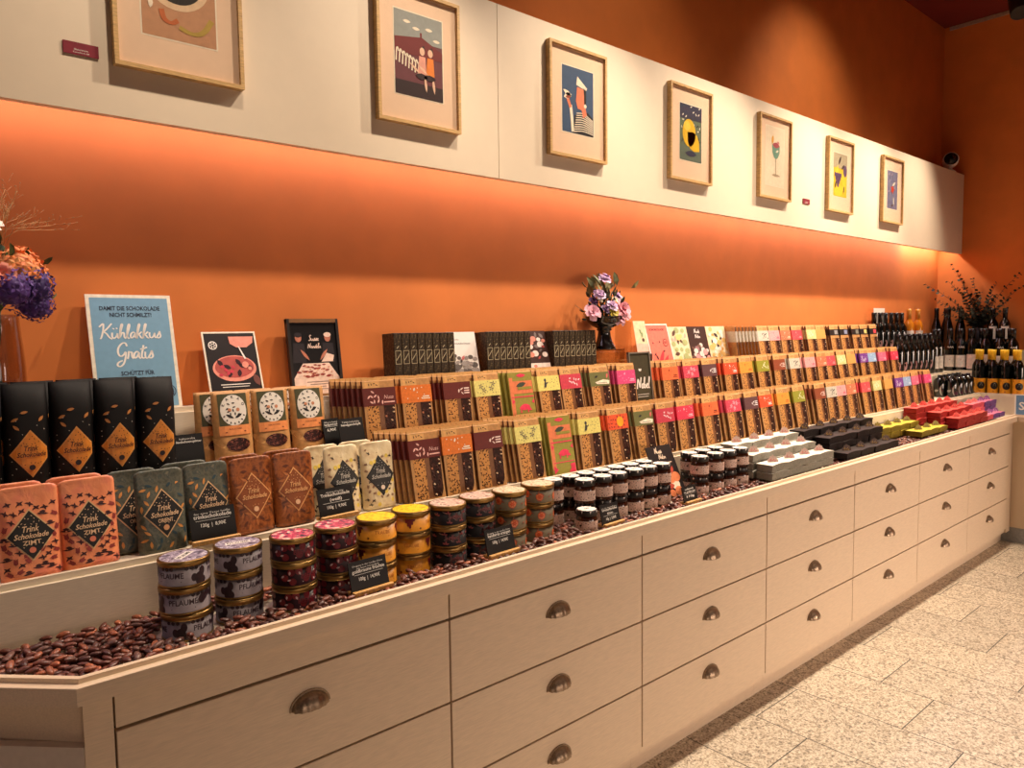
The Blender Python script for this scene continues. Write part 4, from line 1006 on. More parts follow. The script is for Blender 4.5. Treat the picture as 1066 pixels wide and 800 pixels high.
p.decal([disc(-0.052,0.180,0.013,14)], f1, 5); p.decal([disc(-0.052,0.180,0.010,14)], f2, 0)
p.decal([leaf(-0.052+0.006*math.cos(a),0.180+0.006*math.sin(a),0.008,a,0.4) for a in (0,1.05,2.1,3.15,4.2,5.25)], f3, 5)
p.decal([rect(-0.046,0.040,0.058,0.0605), rect(-0.042,0.036,0.051,0.053)], f2, 5); p.decal([leaf(0.062,0.07,0.04,1.9,0.5)], f2, 6); p.decal([leaf(0.03,0.022,0.07,0.1,0.4)], f2, 6)
p.build('printed_face', [mat('bowl_print_ground', (30,24,26), 0.35), mat('bowl_pink', (230,146,126), 0.4), mat('bowl_inner', (176,78,70), 0.4), mat('bowl_berries', (50,26,34), 0.35), mat('bowl_red', (196,56,74), 0.4), white, mat('bowl_brown', (112,64,56), 0.4)], o)

# dark framed poster
w, h = 0.176, 0.250
fm = MB()
fm.box(-w/2,-w/2+0.009,-0.010,0.006,0,h); fm.box(w/2-0.009,w/2,-0.010,0.006,0,h); fm.box(-w/2,w/2,-0.0099,0.0061,h-0.012,h-0.0002,1); fm.box(-w/2,w/2,-0.0099,0.0061,0.0002,0.009,1)
o = fm.build('poster', [mat('frame_dark', (34,26,22), 0.4), mat('frame_wood', (120,82,44), 0.45)]); stand_at(o, (1.070, 2.165, Z3+0.001), 8, 0)
tag(o, 'dark framed poster of two people at a long table, beside the bowl poster', 'poster')
p = MB().box(-w/2+0.009, w/2-0.009, -0.004, 0.004, 0.0091, h-0.012, 0); f1, f2, f3, f4 = F(-0.0045), F(-0.0049), F(-0.0053), F(-0.0057)
p.decal([rect(-w/2+0.0095, w/2-0.0095, 0.0095, 0.062)], f1, 1)
p.decal([[(-0.077,0.062),(0.077,0.062),(0.046,0.108),(-0.044,0.108)]], f2, 1)
rnd = random.Random(12)
p.decal([leaf(x,z,0.014*(1.6-(z-0.06)*14),rnd.uniform(-.3,.3),0.4) for x,z in scatter(-0.06,0.06,0.066,0.104,20,0.009,rnd,lambda x,z: abs(x)<0.072-(z-0.062)*0.7)], f3, 2)
p.decal([leaf(x,z,0.008,rnd.uniform(0,3),0.6) for x,z in scatter(-0.06,0.06,0.066,0.100,16,0.009,rnd,lambda x,z: abs(x)<0.07-(z-0.062)*0.7)], f4, 3)
for cx, k in ((-0.052,1),(0.048,-1)):
    p.decal([disc(cx,0.190,0.011,12,0.014)], f2, 4); p.decal([disc(cx,0.199,0.013,12,0.008)], f3, 5 if k == 1 else 1)
    p.decal([[(cx-0.024,0.110),(cx+0.022,0.110),(cx+0.018,0.172),(cx-0.018,0.174)]], f1, 5); p.decal([leaf(cx+k*0.018,0.135,0.045,-k*0.9,0.22)], f3, 4)
p.decal([[(0.020,0.112),(0.060,0.112),(0.066,0.132),(0.04,0.14)]], f3, 1)
script(p, 'Süsse'.replace('ü','u'), f2, 1, 0.0, 0.180, 0.0085, 0.26); script(p, 'Mandeln'.replace('M','N'), f2, 1, 0.0, 0.156, 0.0075, 0.26)
p.decal([rect(-0.035,0.045,0.0475,0.0495), rect(-0.025,0.04,0.040,0.0418), rect(-0.03,0.03,0.032,0.0338), rect(-0.04,0.05,0.024,0.0258)], f2, 6)
p.build('print', [mat('poster_black', (18,15,16), 0.3), mat('poster_cream', (236,208,190), 0.4), mat('poster_pastry', (150,66,58), 0.4), mat('poster_crumb', (214,150,120), 0.4), mat('poster_skin', (190,120,96), 0.4), mat('poster_shirt', (40,34,38), 0.4), mat('poster_text', (120,96,84), 0.5)], o)

# price signs
wht = mat('chalk_white', (226,222,214), 0.6)
def price(loc, rz, w, h, lines, price_txt, label, st=True, lean=14, dep=0.020):
    o = empty('price_sign', label, 'price sign', loc, (0,0,R(rz)), 'black price signs')
    m = MB().box(-w/2, w/2, 0, 0.003, 0, h, 0); f = F(-0.0005); z = h-0.011
    for t, hh, k in lines:
        m.text(t, f, 1, 0, z, hh, w*k, bold=hh > 0.008); z -= hh*1.15
    if price_txt:
        m.decal([rect(-w*.38,w*.38,z+hh*0.35,z+hh*0.35+0.0008)], f, 1)
        m.text(price_txt, f, 1, 0, z-0.006, 0.0115, w*.55, bold=True)
    p = m.build('plate', [black, wht], o); p.location = (0, 0.001-dep*0.3, 0.006); p.rotation_euler = (-R(lean),0,0)
    if st: MB().rbox(-w/2-0.003, w/2+0.003, -dep, -0.0035-dep*0.3, 0, 0.011, 0.001, 0).rbox(-w/2-0.003, w/2+0.003, 0.008-dep*0.3, 0.014, 0, 0.009, 0.001, 0).box(-w/2,w/2,-0.0034-dep*0.3,0.0079-dep*0.3,0,0.004).build('wooden_stand', woodstand, o)
    return o
TS = 0.8572; TB = 0.874
price((0.598,1.777,Z1+0.0106), 0, 0.106, 0.076, [('für eine Tasse heiße', 0.0065, .8), ('trinkschokolade', 0.0125, .84)], '120g  |  8,90€', 'black price sign on wooden foot before the teal and brown pouches')
price((0.922,1.777,Z1+0.0106), 4, 0.106, 0.076, [('drinking chocolate', 0.006, .5), ('Trinkschokolade', 0.0115, .84), ('(weiß)', 0.0115, .34)], '150g  |  9,90€', 'black price sign on wooden foot before the cream pouches')
price((0.880,1.540,TB), 3, 0.106, 0.072, [('Dragees in der runden Dose', 0.0055, .8), ('mit feiner Schokolade', 0.0055, .6), ('goldbraune früchte', 0.0115, .86)], '100g  |  14,90€', 'black price sign on wooden foot before the yellow tins')
price((1.296,1.540,TB), 3, 0.106, 0.070, [('Dragees in der runden Dose', 0.0055, .8), ('kandierte orangen', 0.0115, .8)], '100g  |  14,90€', 'black price sign on wooden foot before the black tins')
price((1.752,1.536,TB), 3, 0.092, 0.062, [('aus der eigenen Küche', 0.005, .8), ('brotaufstriche', 0.0105, .8), ('klein', 0.009, .3)], '60g  |  5,90€', 'black price sign on wooden foot beside the single small jar')
price((2.180,1.536,TB), 3, 0.088, 0.056, [('aufstrich', 0.0085, .6), ('im großen glas', 0.0085, .8)], '110g', 'black price sign on wooden foot below the leaning brochure')
price((0.606,1.957,Z2+0.001), 0, 0.078, 0.094, [('kakaonibs', 0.007, .5), ('kakaobohnensplitter', 0.0085, .9)], '', 'black price card between the black cans and the cacao bags', dep=0.008)
price((1.018,1.963,Z2+0.001), 8, 0.058, 0.098, [('150 g im beutel', 0.006, .8), ('handgeschöpft', 0.0085, .8)], '6,90€', 'small black price card nearest the front cacao bag, overlapped by another card', dep=0.008)
price((1.066,1.935,Z2+0.012), 6, 0.086, 0.086, [('Tafelschokolade', 0.007, .7), ('handgeschöpft', 0.009, .8)], '', 'black price card at the foot of the maroon-band bars on the middle step', st=True, dep=0.008)

# booklets and cards on the top ledge
def booklet(w, h, base, label, loc, lean, rz, painter, mats, t=0.006, cat='booklet', sl=0.0):
    m = MB().box(-w/2, w/2, 0, t, 0, h, 0)
    o = m.build('booklet', [base, white]); stand_at(o, loc, lean, rz); tag(o, label, cat)
    p = MB(); painter(p, w, h); p.build('cover_print', mats, o); return o
def food(n, seed, z0=0.0, z1=1.0, size=0.03):
    def fn(p, w, h):
        rnd = random.Random(seed)
        for i, (x, z) in enumerate(scatter(-w*.46+size*.3, w*.46-size*.3, h*z0+size*.4, h*z1-size*.3, n, size*.5, rnd)):
            k = rnd.choice((0,0,1,1,2,3)); s = size*rnd.uniform(.6,1.1)
            s = min(s, 2*(w/2-abs(x)), 2*(h-z), 2*z)
            p.decal([disc(x, z, s/2, 12, s/2*.8) if k in (0,1) else leaf(x, z, s, rnd.uniform(0,3), .5)], F(-0.0004-0.00006*i), k)
    return fn
darkbrown = mat('booklet_brown', (64,40,34), 0.4); creamcov = mat('booklet_cream', (234,216,176), 0.4)
def p_white(p, w, h):
    food(44, 5, 0.02, 0.60, 0.026)(p, w, h); p.text('Dunkle', F(-0.0005), 2, -w*.2, h*.86, 0.008, 0.024); p.text('Schokoladen Rezepte', F(-0.0005), 2, -0.002, h*.79, 0.009, w*.62)
pal = [mat('food_white', (150,140,134), .5), mat('food_grey', (92,84,80), .5), mat('food_dark', (44,36,34), .5), mat('food_rose', (206,116,110), .5)]
booklet(0.115, 0.208, white, 'white booklet with sketched sweets on the cover, beside the first dark boxes', (1.632, 2.112, Z3+0.001), 17, -12, p_white, pal)
def p_card2(p, w, h):
    p.decal([rect(-w/2+.001,w/2-.001,0.001,h*.36)], F(-0.0003), 0); food(14, 8, 0.02, 0.34, 0.02)(p, w, h); food(16, 18, 0.4, 0.97, 0.03)(p, w, h)
booklet(0.105, 0.208, darkbrown, 'brown and white recipe card leaning at the end of the second dark boxes', (1.998, 2.100, Z3+0.001), 17, -6, p_card2, [mat('card_white', (232,216,204), .5), mat('card_rose', (214,136,116), .5), mat('card_grey', (120,106,100), .5), mat('card_red', (170,70,64), .5)])
def p_coral(p, w, h):
    p.decal([rect(-w/2+.006,w/2-.006,0.006,h-.006)], F(-0.0003), 0); p.text('SCHOKOLADE', F(-0.0007), 2, -0.004, h*.88, 0.014, w*.66, bold=True)
    p.decal([disc(0.044,h*.60,0.019,16)], F(-0.0007), 2); p.decal([disc(0.044,h*.60,0.015,16)], F(-0.0010), 0); p.decal([rect(0.033,0.055,h*.585,h*.6), rect(0.033,0.055,h*.61,h*.625)], F(-0.0012), 2)
    p.decal([leaf(-0.008,h*.28,0.1,0.95,.24), leaf(0.016,h*.2,0.09,0.8,.24)], F(-0.0007), 1); p.decal([leaf(-0.04,h*.3,0.03,2.0,.4), leaf(-0.05,h*.36,0.022,0.6,.4), disc(-0.05,h*.6,0.005,8), disc(0.0,h*.62,0.005,8), disc(0.052,h*.1,0.02,12), leaf(0.02,h*.42,0.02,0.3,.4)], F(-0.0009), 2)
o = booklet(0.170, 0.232, white, 'coral pink poster with cream border, tallest on the ledge beside the cream booklet', (2.812, 2.120, Z3+0.001), 16, 0, p_coral, [mat('coral_cover', (236,116,96), .45), mat('coral_red', (224,52,62), .45), mat('coral_dark', (84,30,34), .45)], cat='poster')
o.name = 'poster'
booklet(0.140, 0.216, creamcov, 'cream booklet with fruit cover, between coral poster and dark brown booklet', (2.966, 2.122, Z3+0.001), 15, -3, lambda p,w,h: (food(22, 31, 0.03, 0.97, 0.04)(p,w,h)), [mat('b1_yellow', (238,206,130), .45), mat('b1_green', (170,178,120), .45), mat('b1_dark', (96,66,52), .45), mat('b1_pink', (232,170,150), .45)])
def p_b2(p, w, h):
    food(22, 44, 0.02, 0.62, 0.036)(p, w, h); script(p, 'Nude', F(-0.0024), 0, 0, h*.84, 0.011, .26); script(p, 'Noten', F(-0.0024), 0, 0, h*.72, 0.010, .26)
GL['d'] = GL['d']
booklet(0.150, 0.216, darkbrown, 'dark brown booklet with white script title, between two cream booklets', (3.120, 2.122, Z3+0.001), 15, -3, p_b2, [mat('b2_white', (226,214,206), .45), mat('b2_pink', (222,150,150), .45), mat('b2_brown', (120,84,72), .45), mat('b2_mauve', (150,110,116), .45)])
booklet(0.160, 0.216, creamcov, 'cream flowery booklet nearest the edge-on grey-band bars', (3.290, 2.122, Z3+0.001), 15, -3, lambda p,w,h: food(34, 53, 0.02, 0.98, 0.036)(p,w,h), [mat('b3_white', (242,232,214), .45), mat('b3_ochre', (226,184,110), .45), mat('b3_dark', (50,44,46), .45), mat('b3_gold', (206,150,70), .45)])
# olive sign standing on the middle step
w, h = 0.140, 0.255
fm = MB(); fm.box(-w/2,-w/2+0.006,-0.006,0.006,0,h); fm.box(w/2-0.006,w/2,-0.006,0.006,0,h); fm.box(-w/2,w/2,-0.0059,0.0059,h-0.006,h-.0002); fm.box(-w/2,w/2,-0.0059,0.0059,0.0002,0.006)
o = fm.build('framed_sign', [mat('grey_frame', (120,112,100), .4)]); stand_at(o, (2.478, 1.985, Z2+0.001), 7, 0)
tag(o, 'dark olive framed sign with white script, standing between magenta and tangerine bars', 'sign')
p = MB().box(-w/2+.006,w/2-.006,-0.002,0.003,0.0061,h-.0061,0); f = F(-0.0026)
p.decal([leaf(0.002,0.178,0.016,0.8,.6), leaf(-0.006,0.178,0.016,2.3,.6)], f, 1); script(p, 'Nobel', f, 1, 0.012, 0.098, 0.022, .26)
p.decal([rect(-0.03,0.045,0.072,0.074), rect(-0.03,0.04,0.062,0.064)], f, 1)
p.build('print', [mat('olive_sign', (66,62,44), .4), white], o)
# clear leaflet holder with a pale leaflet, and the acrylic riser under the urn
acr = glass('clear_acrylic', (244,240,232), 0.2)
o = empty('leaflet_holder', 'clear acrylic leaflet holder standing right of the flower urn', 'holder', (2.552, 2.140, Z3+0.001), (0,0,R(-3)))
MB().box(-0.06,0.045,0.012,0.0145,0,0.235).build('back_panel', acr, o); MB().box(-0.06,0.045,-0.014,-0.0115,0,0.10).build('front_panel', acr, o); MB().box(-0.06,0.045,-0.0114,0.0119,0,0.003).build('foot', acr, o)
o = MB().box(-0.039,0.039,0,0.0015,0,0.150,0).build('leaflet', [creamcov]); stand_at(o, (2.640, 2.115, Z3+0.092), 12, -3)
tag(o, 'pale cream leaflet with green sprig, propped beside the clear leaflet holder', 'leaflet')
p = MB().decal([leaf(0.0,0.1,0.03,1.9,.4), leaf(0.008,0.085,0.03,1.2,.4)], F(-0.0004), 0).decal([disc(0.012,0.062,0.009,10)], F(-0.0005), 1).decal([rect(-.038,.038,0.002,0.045)], F(-0.0004), 2); p.build('cover_print', [mat('sprig_green', (140,160,110), .5), mat('lf_dark', (90,60,50), .5), mat('lf_pink', (238,190,170), .5)], o)
o = empty('ledge_block', 'small wooden block behind the olive sign, carrying the leaflet', 'block', (2.640, 2.125, Z3+0.001)); MB().rbox(-0.035,0.05,-0.022,0.03,0,0.090,0.002).build('body', mat('dark_wood', (74,42,28), .5, var=.15, scale=30), o)
o = empty('acrylic_riser', 'clear acrylic riser box carrying the flower urn', 'riser', (2.404, 2.1435, Z3+0.001))
MB().box(-0.085,0.085,-0.045,0.045,0.112,0.116).build('top', glass('acrylic_top', (190,186,176), 0.5, 0.1), o)
MB().box(-0.085,-0.0825,-0.045,0.045,0,0.1119).box(0.0825,0.085,-0.045,0.045,0,0.1119).box(-0.0824,0.0824,0.0425,0.045,0,0.1119).box(-0.0824,0.0824,-0.045,-0.0425,0,0.1119).build('sides', acr, o)
# brochure leaning among the jars
w, h = 0.148, 0.212
o = MB().box(-w/2,w/2,0,0.003,0,h,0).build('brochure', [mat('brochure_black', (34,26,26), .4)]); stand_at(o, (2.240, 1.640, TS-0.003), 25, 0)
tag(o, 'dark brochure with script title and food photo, leaning between the two jar groups', 'brochure')
p = MB(); script(p, 'Nuss', F(-.0008), 0, -.01, h*.86, .011, .26); script(p, 'and', F(-.0008), 0, 0.0, h*.77, .008, .26) if False else None
script(p, 'Noten', F(-.0008), 0, .004, h*.75, .010, .26); p.decal([rect(-.04,.05,h*.665,h*.68)], F(-.0008), 0)
food(26, 71, 0.02, 0.6, 0.05)(p, w, h)
p.build('cover_print', [mat('br_cream', (236,212,186), .45), mat('br_orange', (222,130,84), .45), mat('br_dark', (80,42,34), .45), mat('br_red', (176,66,48), .45)], o)
# blue sign on the return counter
o = MB().box(-0.10,0.10,0,0.006,0,0.155,0).build('counter_sign', [white]); o.location = (5.930, 1.418, TS); o.rotation_euler = (-R(6),0,R(-72))
tag(o, 'small blue sign with white border and letter S on the right return counter', 'sign')
p = MB().decal([rect(-0.092,0.092,0.008,0.147)], F(-.0004), 0); p.text('S', F(-.0008), 1, -0.060, 0.075, 0.075, bold=True); p.build('printed_face', [mat('sign_blue', (104,140,176), .5), white], o)
o = MB().box(-0.06,0.06,0,0.002,0,0.07,0).build('card', [white]); stand_at(o, (5.32, 2.19, Z3+0.001), 0); o.scale = (1.5,1,4.6); tag(o, 'white card standing behind the dark bottles by the wall', 'card')

# ------------------------------------------------------------------ flowers
def bloom(r, rgb, rgb2, seed, n=(6,8,9)):
    rnd = random.Random(seed); m = MB()
    for k, cnt in enumerate(n):
        for i in range(cnt):
            a = 2*PI*i/cnt+rnd.uniform(-.25,.25)+k*.4; el = (1.25, 0.75, 0.2)[k]+rnd.uniform(-.12,.12); L = r*(0.55,0.8,1.0)[k]; wd = L*0.62
            d = Vector((math.cos(a)*math.cos(el), math.sin(a)*math.cos(el), math.sin(el))); s = Vector((-math.sin(a), math.cos(a), 0)); u = d.cross(s)*-1
            pts = [d*0.1*L-s*wd*.25, d*0.1*L+s*wd*.25, d*.6*L+s*wd*.55-u*.10*L, d*.6*L-s*wd*.55-u*.10*L, d*L*.98+s*wd*.34+u*.08*L, d*L*.98-s*wd*.34+u*.08*L]
            m.add(pts, [(0,1,2,3),(3,2,4,5)], k % 2, True)
    return m.mesh('bloom', [mat('petal_%d_%d_%d' % rgb, rgb, .6, var=.08), mat('petal_%d_%d_%d' % rgb2, rgb2, .6, var=.08)])
def florets(r, rgb, rgb2, seed, n=46):
    rnd = random.Random(seed); m = MB()
    for i in range(n):
        t = math.acos(1-1.5*(i+.5)/n); a = i*2.39996; c = Vector((math.sin(t)*math.cos(a), math.sin(t)*math.sin(a), math.cos(t)))*r*rnd.uniform(.85,1.05)
        nrm = c.normalized(); s = nrm.cross(Vector((0.3,0.2,1))).normalized(); u = nrm.cross(s); q = rnd.uniform(0,2); l = r*.26
        for k in range(4):
            b = q+k*PI/2; e = s*math.cos(b)+u*math.sin(b); e2 = s*math.cos(b+.6)+u*math.sin(b+.6); e0 = s*math.cos(b-.6)+u*math.sin(b-.6)
            m.add([c, c+e0*l*.6, c+e*l+nrm*l*.2, c+e2*l*.6], [(0,1,2,3)], rnd.choice((0,0,1)))
    m.ball((0,0,0), (r*.8,r*.8,r*.8), None, 10, 7, 1)
    return m.mesh('bloom', [mat('petal_%d_%d_%d' % rgb, rgb, .6, var=.1), mat('petal_%d_%d_%d' % rgb2, rgb2, .6, var=.1)])
def foliage(n, box, lens, seed, c0, rgb, rgb2):
    rnd = random.Random(seed); m = MB()
    for i in range(n):
        p = Vector((rnd.gauss(0,box[0]), rnd.gauss(0,box[1]), rnd.uniform(box[2],box[3]))); d = (p-Vector(c0)).normalized(); d = (d+Vector((rnd.uniform(-.6,.6),rnd.uniform(-.6,.6),rnd.uniform(-.3,.6)))).normalized()
        s = d.cross(Vector((rnd.uniform(-1,1),rnd.uniform(-1,1),.4))).normalized(); l = rnd.uniform(*lens); nn = d.cross(s)
        if p.y > 0.03: continue
        m.add([p, p+d*l*.35+s*l*.2+nn*l*.05, p+d*l*.75+s*l*.15, p+d*l-nn*l*.12, p+d*l*.75-s*l*.15, p+d*l*.35-s*l*.2+nn*l*.05], [(0,1,2,5),(5,2,3,4)] if False else [(0,1,2,3,4,5)], rnd.choice((0,1)))
        if i % 3 == 0: m.tube([Vector(c0), (Vector(c0)+p)/2+Vector((0,0,.01)), p], 0.0014, 4, 0)
    return m.mesh('foliage', [mat('leaf_%d_%d_%d' % rgb, rgb, .55, var=.15), mat('leaf_%d_%d_%d' % rgb2, rgb2, .55, var=.15)])
# dark glass urn with posies
UX, UY, UZ = 2.402, 2.140, Z3+0.1175
urn = MB().lathe([(0.050,0),(0.050,0.006),(0.044,0.016),(0.034,0.036),(0.028,0.060),(0.026,0.078),(0.034,0.084),(0.030,0.090),(0.052,0.100),(0.072,0.118),(0.082,0.140),(0.086,0.142),(0.080,0.138),(0.060,0.112),(0.0001,0.100)], 36, 0, cap1=False)
o = urn.build('flower_urn', [mat('smoky_glass', (26,26,24), 0.08, spec=.8)]); o.location = (UX,UY,UZ); tag(o, 'dark smoky glass footed urn on a clear riser, holding flowers', 'urn')
b = empty('flower_bouquet', 'bouquet of pink and lilac blooms with dark leaves in the glass urn', 'bouquet', (UX,UY,UZ+0.12))
put('foliage', foliage(150, (0.046,0.024,-0.005,0.115), (0.024,0.040), 5, (0,0,-0.01), (34,40,30), (58,66,44)), b)
put('grass_spray', foliage(26, (0.050,0.02,0.10,0.17), (0.04,0.07), 15, (0.02,0,0.02), (96,100,60), (120,110,64)), b)
def bl(mesh, x, y, z, tilt=(0.9,0), par=b, name='bloom'): return put(name, mesh, par, (x,y,z), (tilt[0],tilt[1],0))
pinkp = bloom(0.054, (228,160,168), (214,132,146), 2); palep = bloom(0.042, (230,180,190), (216,150,170), 3); lil = bloom(0.031, (206,176,206), (186,150,190), 4); purp = bloom(0.024, (84,50,92), (110,66,110), 6); yel = bloom(0.030, (214,190,60), (180,160,50), 7); smallw = bloom(0.015, (226,220,190), (200,196,150), 8)
bl(pinkp, 0.056, -0.048, 0.046, (1.1,.25)); bl(palep, -0.108, -0.030, 0.036, (1.0,-.5)); bl(lil, -0.020, -0.020, 0.176, (.6,-.1)); bl(lil, -0.004, -0.010, 0.186, (.4,.2)); bl(yel, -0.010, -0.062, 0.036, (1.2,0)); bl(purp, 0.108, -0.030, 0.062, (1.0,.5)); bl(palep, 0.030,-0.055,0.015,(1.3,.1))
bl(smallw, 0.012,-0.050,0.092); bl(smallw, -0.066,-0.035,0.090); bl(lil, -0.064,-0.030,0.112,(.8,-.4)); bl(smallw, 0.072,-0.03,0.100); bl(lil, 0.058,-0.02,0.105,(.8,.3)); bl(purp, -0.05,-0.05,0.05); bl(purp,-0.09,-0.02,0.085,(.8,-.4)); bl(lil,-0.012,-0.055,0.064)
# glass vase at the far left
LX, LYv = 0.230, 2.158
o = empty('glass_vase', 'clear glass vase of water standing at the far left end of the ledge', 'vase', (LX,LYv,Z3+0.001))
MB().lathe([(0.0488,0),(0.0599,0.010),(0.0614,0.06),(0.0599,0.130),(0.0571,0.180),(0.0544,0.205),(0.0516,0.252),(0.0537,0.258),(0.0501,0.252),(0.0522,0.205),(0.0550,0.178),(0.0571,0.128),(0.0578,0.06),(0.0544,0.014),(0.0001,0.010)], 36, 0, cap1=False).build('vessel', glass('vase_glass', (236,228,222), 0.25), o)
MB().lathe([(0.050,0.014),(0.0560,0.06),(0.0560,0.092),(0.0001,0.092)], 28, 0, cap1=False).build('water', glass('vase_water', (150,130,92), 0.15), o)
b = empty('flower_bouquet', 'bouquet of orange and violet blooms with wispy grasses in the far left vase', 'bouquet', (LX-0.012,LYv-0.028,Z3+0.272))
sm = MB(); rnd = random.Random(3)
for i in range(9): sm.tube([(rnd.uniform(-.02,.03),rnd.uniform(0,.05),-0.25),(rnd.uniform(-.02,.03),rnd.uniform(.0,.04),-0.05),(rnd.uniform(-.06,.06),rnd.uniform(-.05,.05),0.05)], 0.0028, 5, 0)
sm.build('stems', mat('stem_green', (70,86,44), .5, var=.2), b)
put('foliage', foliage(110, (0.034,0.036,0.0,0.15), (0.026,0.045), 9, (0,0,0), (44,66,34), (66,84,40)), b)
put('bloom', florets(0.056, (236,130,66), (244,160,96), 1), b, (0.060,-0.040,0.088), (.7,.3,0)); put('bloom', florets(0.050, (74,44,120), (52,32,96), 2), b, (0.082,-0.045,0.055), (1.0,.5,0)); put('bloom', florets(0.048, (70,40,112), (92,58,138), 3), b, (0.040,-0.075,0.045), (1.2,.2,0))
put('bloom', florets(0.042, (62,36,104), (84,50,130), 4), b, (0.088,-0.030,0.010), (1.2,.6,0)); put('bloom', bloom(0.030, (232,150,130), (222,120,110), 21), b, (0.020,-0.095,0.075), (1.3,0,0)); put('bloom', bloom(0.040, (238,226,206), (226,210,180), 22), b, (-0.004,-0.050,0.190), (.8,0,0)); put('bloom', florets(0.05, (60,36,100), (90,60,130), 5), b, (-0.05,-0.07,0.06), (1.0,-.3,0))
gm = MB(); rnd = random.Random(12)
for i in range(26):
    a = rnd.uniform(-0.6,1.15); L = rnd.uniform(.07,.15); base = Vector((rnd.uniform(-.01,.04),rnd.uniform(-.05,.0),0.15)); d = Vector((math.sin(a), rnd.uniform(-.3,.2), math.cos(a)))
    tip = base+d*L+Vector((0.02*math.sin(a),0,-0.015)); mid = base+d*L*.5+Vector((0,0,.008)); gm.tube([base, mid, tip], [0.0007,0.0005,0.0004], 4, 0)
    for k in range(10):
        q = mid.lerp(tip, k/6); e = (d+Vector((rnd.uniform(-.8,.8),rnd.uniform(-.8,.8),rnd.uniform(-.4,.6)))).normalized()*rnd.uniform(.010,.024); gm.tube([q, q+e], 0.0003, 3, 0); gm.ball(q+e, (0.0018,0.0011,0.0011), None, 5, 3, 0)
gm.build('grass_spray', mat('dry_grass', (196,150,90), .6), b)
# dark vase and eucalyptus in the corner
VX, VY = 6.417, 1.895
o = MB().lathe([(0.050,0),(0.056,0.01),(0.060,0.10),(0.052,0.15),(0.048,0.168),(0.051,0.172),(0.045,0.166),(0.0001,0.05)], 30, 0, cap1=False).build('branch_vase', [mat('black_ceramic', (16,15,15), .3)]); o.location = (VX,VY,Z3+0.001)
tag(o, 'black vase of eucalyptus standing among the wine bottles in the corner', 'vase')
b = empty('eucalyptus_bouquet', 'dark eucalyptus branches spreading from the black vase in the corner', 'bouquet', (VX,VY,Z3+0.16))
# branch tips as offsets from the vase mouth (towards -y is along the right wall)
tips = [(0,0.20,0.52),(0,0.435,0.37),(0,0.13,0.42),(0,0.05,0.40),(0,-0.26,0.42),(0,-0.20,0.155),(0,0.03,0.30),(0,-0.12,0.36),(0,-0.10,0.18)]
tips = [(-0.02-0.03*(i%3),a*.95,b*.92) if a < .4 else (-.36,.25,b*.9) for i,(_,a,b) in enumerate(tips)]+[(-0.05,0.20,0.36),(-0.12,0.26,0.22),(-0.06,0.14,0.30),(-0.10,0.16,0.17),(-0.02,0.05,0.24),(-0.10,0.10,0.13),(-0.02,-0.10,0.25),(-0.10,-0.10,0.24),(0.0,-0.26,0.30),(-0.06,-0.19,0.20),(-0.05,-0.16,0.12),(-0.14,0.02,0.17),(-0.12,0.20,0.12),(-0.03,0.0,0.20),(-0.10,-0.03,0.26)]
for i, t in enumerate(tips):
    rnd = random.Random(i+40); m = MB(); tip = Vector(t)*1.05; c = Vector((tip.x*.3, tip.y*.25, tip.z*.55))
    pts = [(1-s)**2*Vector((0,0,-0.02))+2*s*(1-s)*c+s*s*tip for s in [k/12 for k in range(13)]]
    m.tube(pts, [0.0024-0.0014*k/12 for k in range(13)], 5, 0)
    for k in range(3, 17):
        s = k/16; q = (1-s)**2*Vector((0,0,-0.02))+2*s*(1-s)*c+s*s*tip; d = (pts[min(12,int(s*12)+1)]-pts[max(0,int(s*12)-1)]).normalized()
        for sg in (1,-1):
            sd = d.cross(Vector((rnd.uniform(-1,1),rnd.uniform(-1,1),rnd.uniform(-1,1)))).normalized()*sg; l = rnd.uniform(.026,.038)*(1.15-.6*s); v = (sd+d*.4).normalized(); w_ = v.cross(d).normalized()
            e = q+v*l*.6; m.add([e+v*l*.5*math.cos(a)+(w_*.45+d*.3)*l*math.sin(a)*.9 for a in [2*PI*j/7 for j in range(7)]], [tuple(range(7))], 1+(k % 2))
    m.build('branch', [mat('twig', (60,44,34), .6), mat('euc_dark', (34,40,32), .6, spec=.2), mat('euc_pale', (66,70,52), .6, spec=.2)], b)

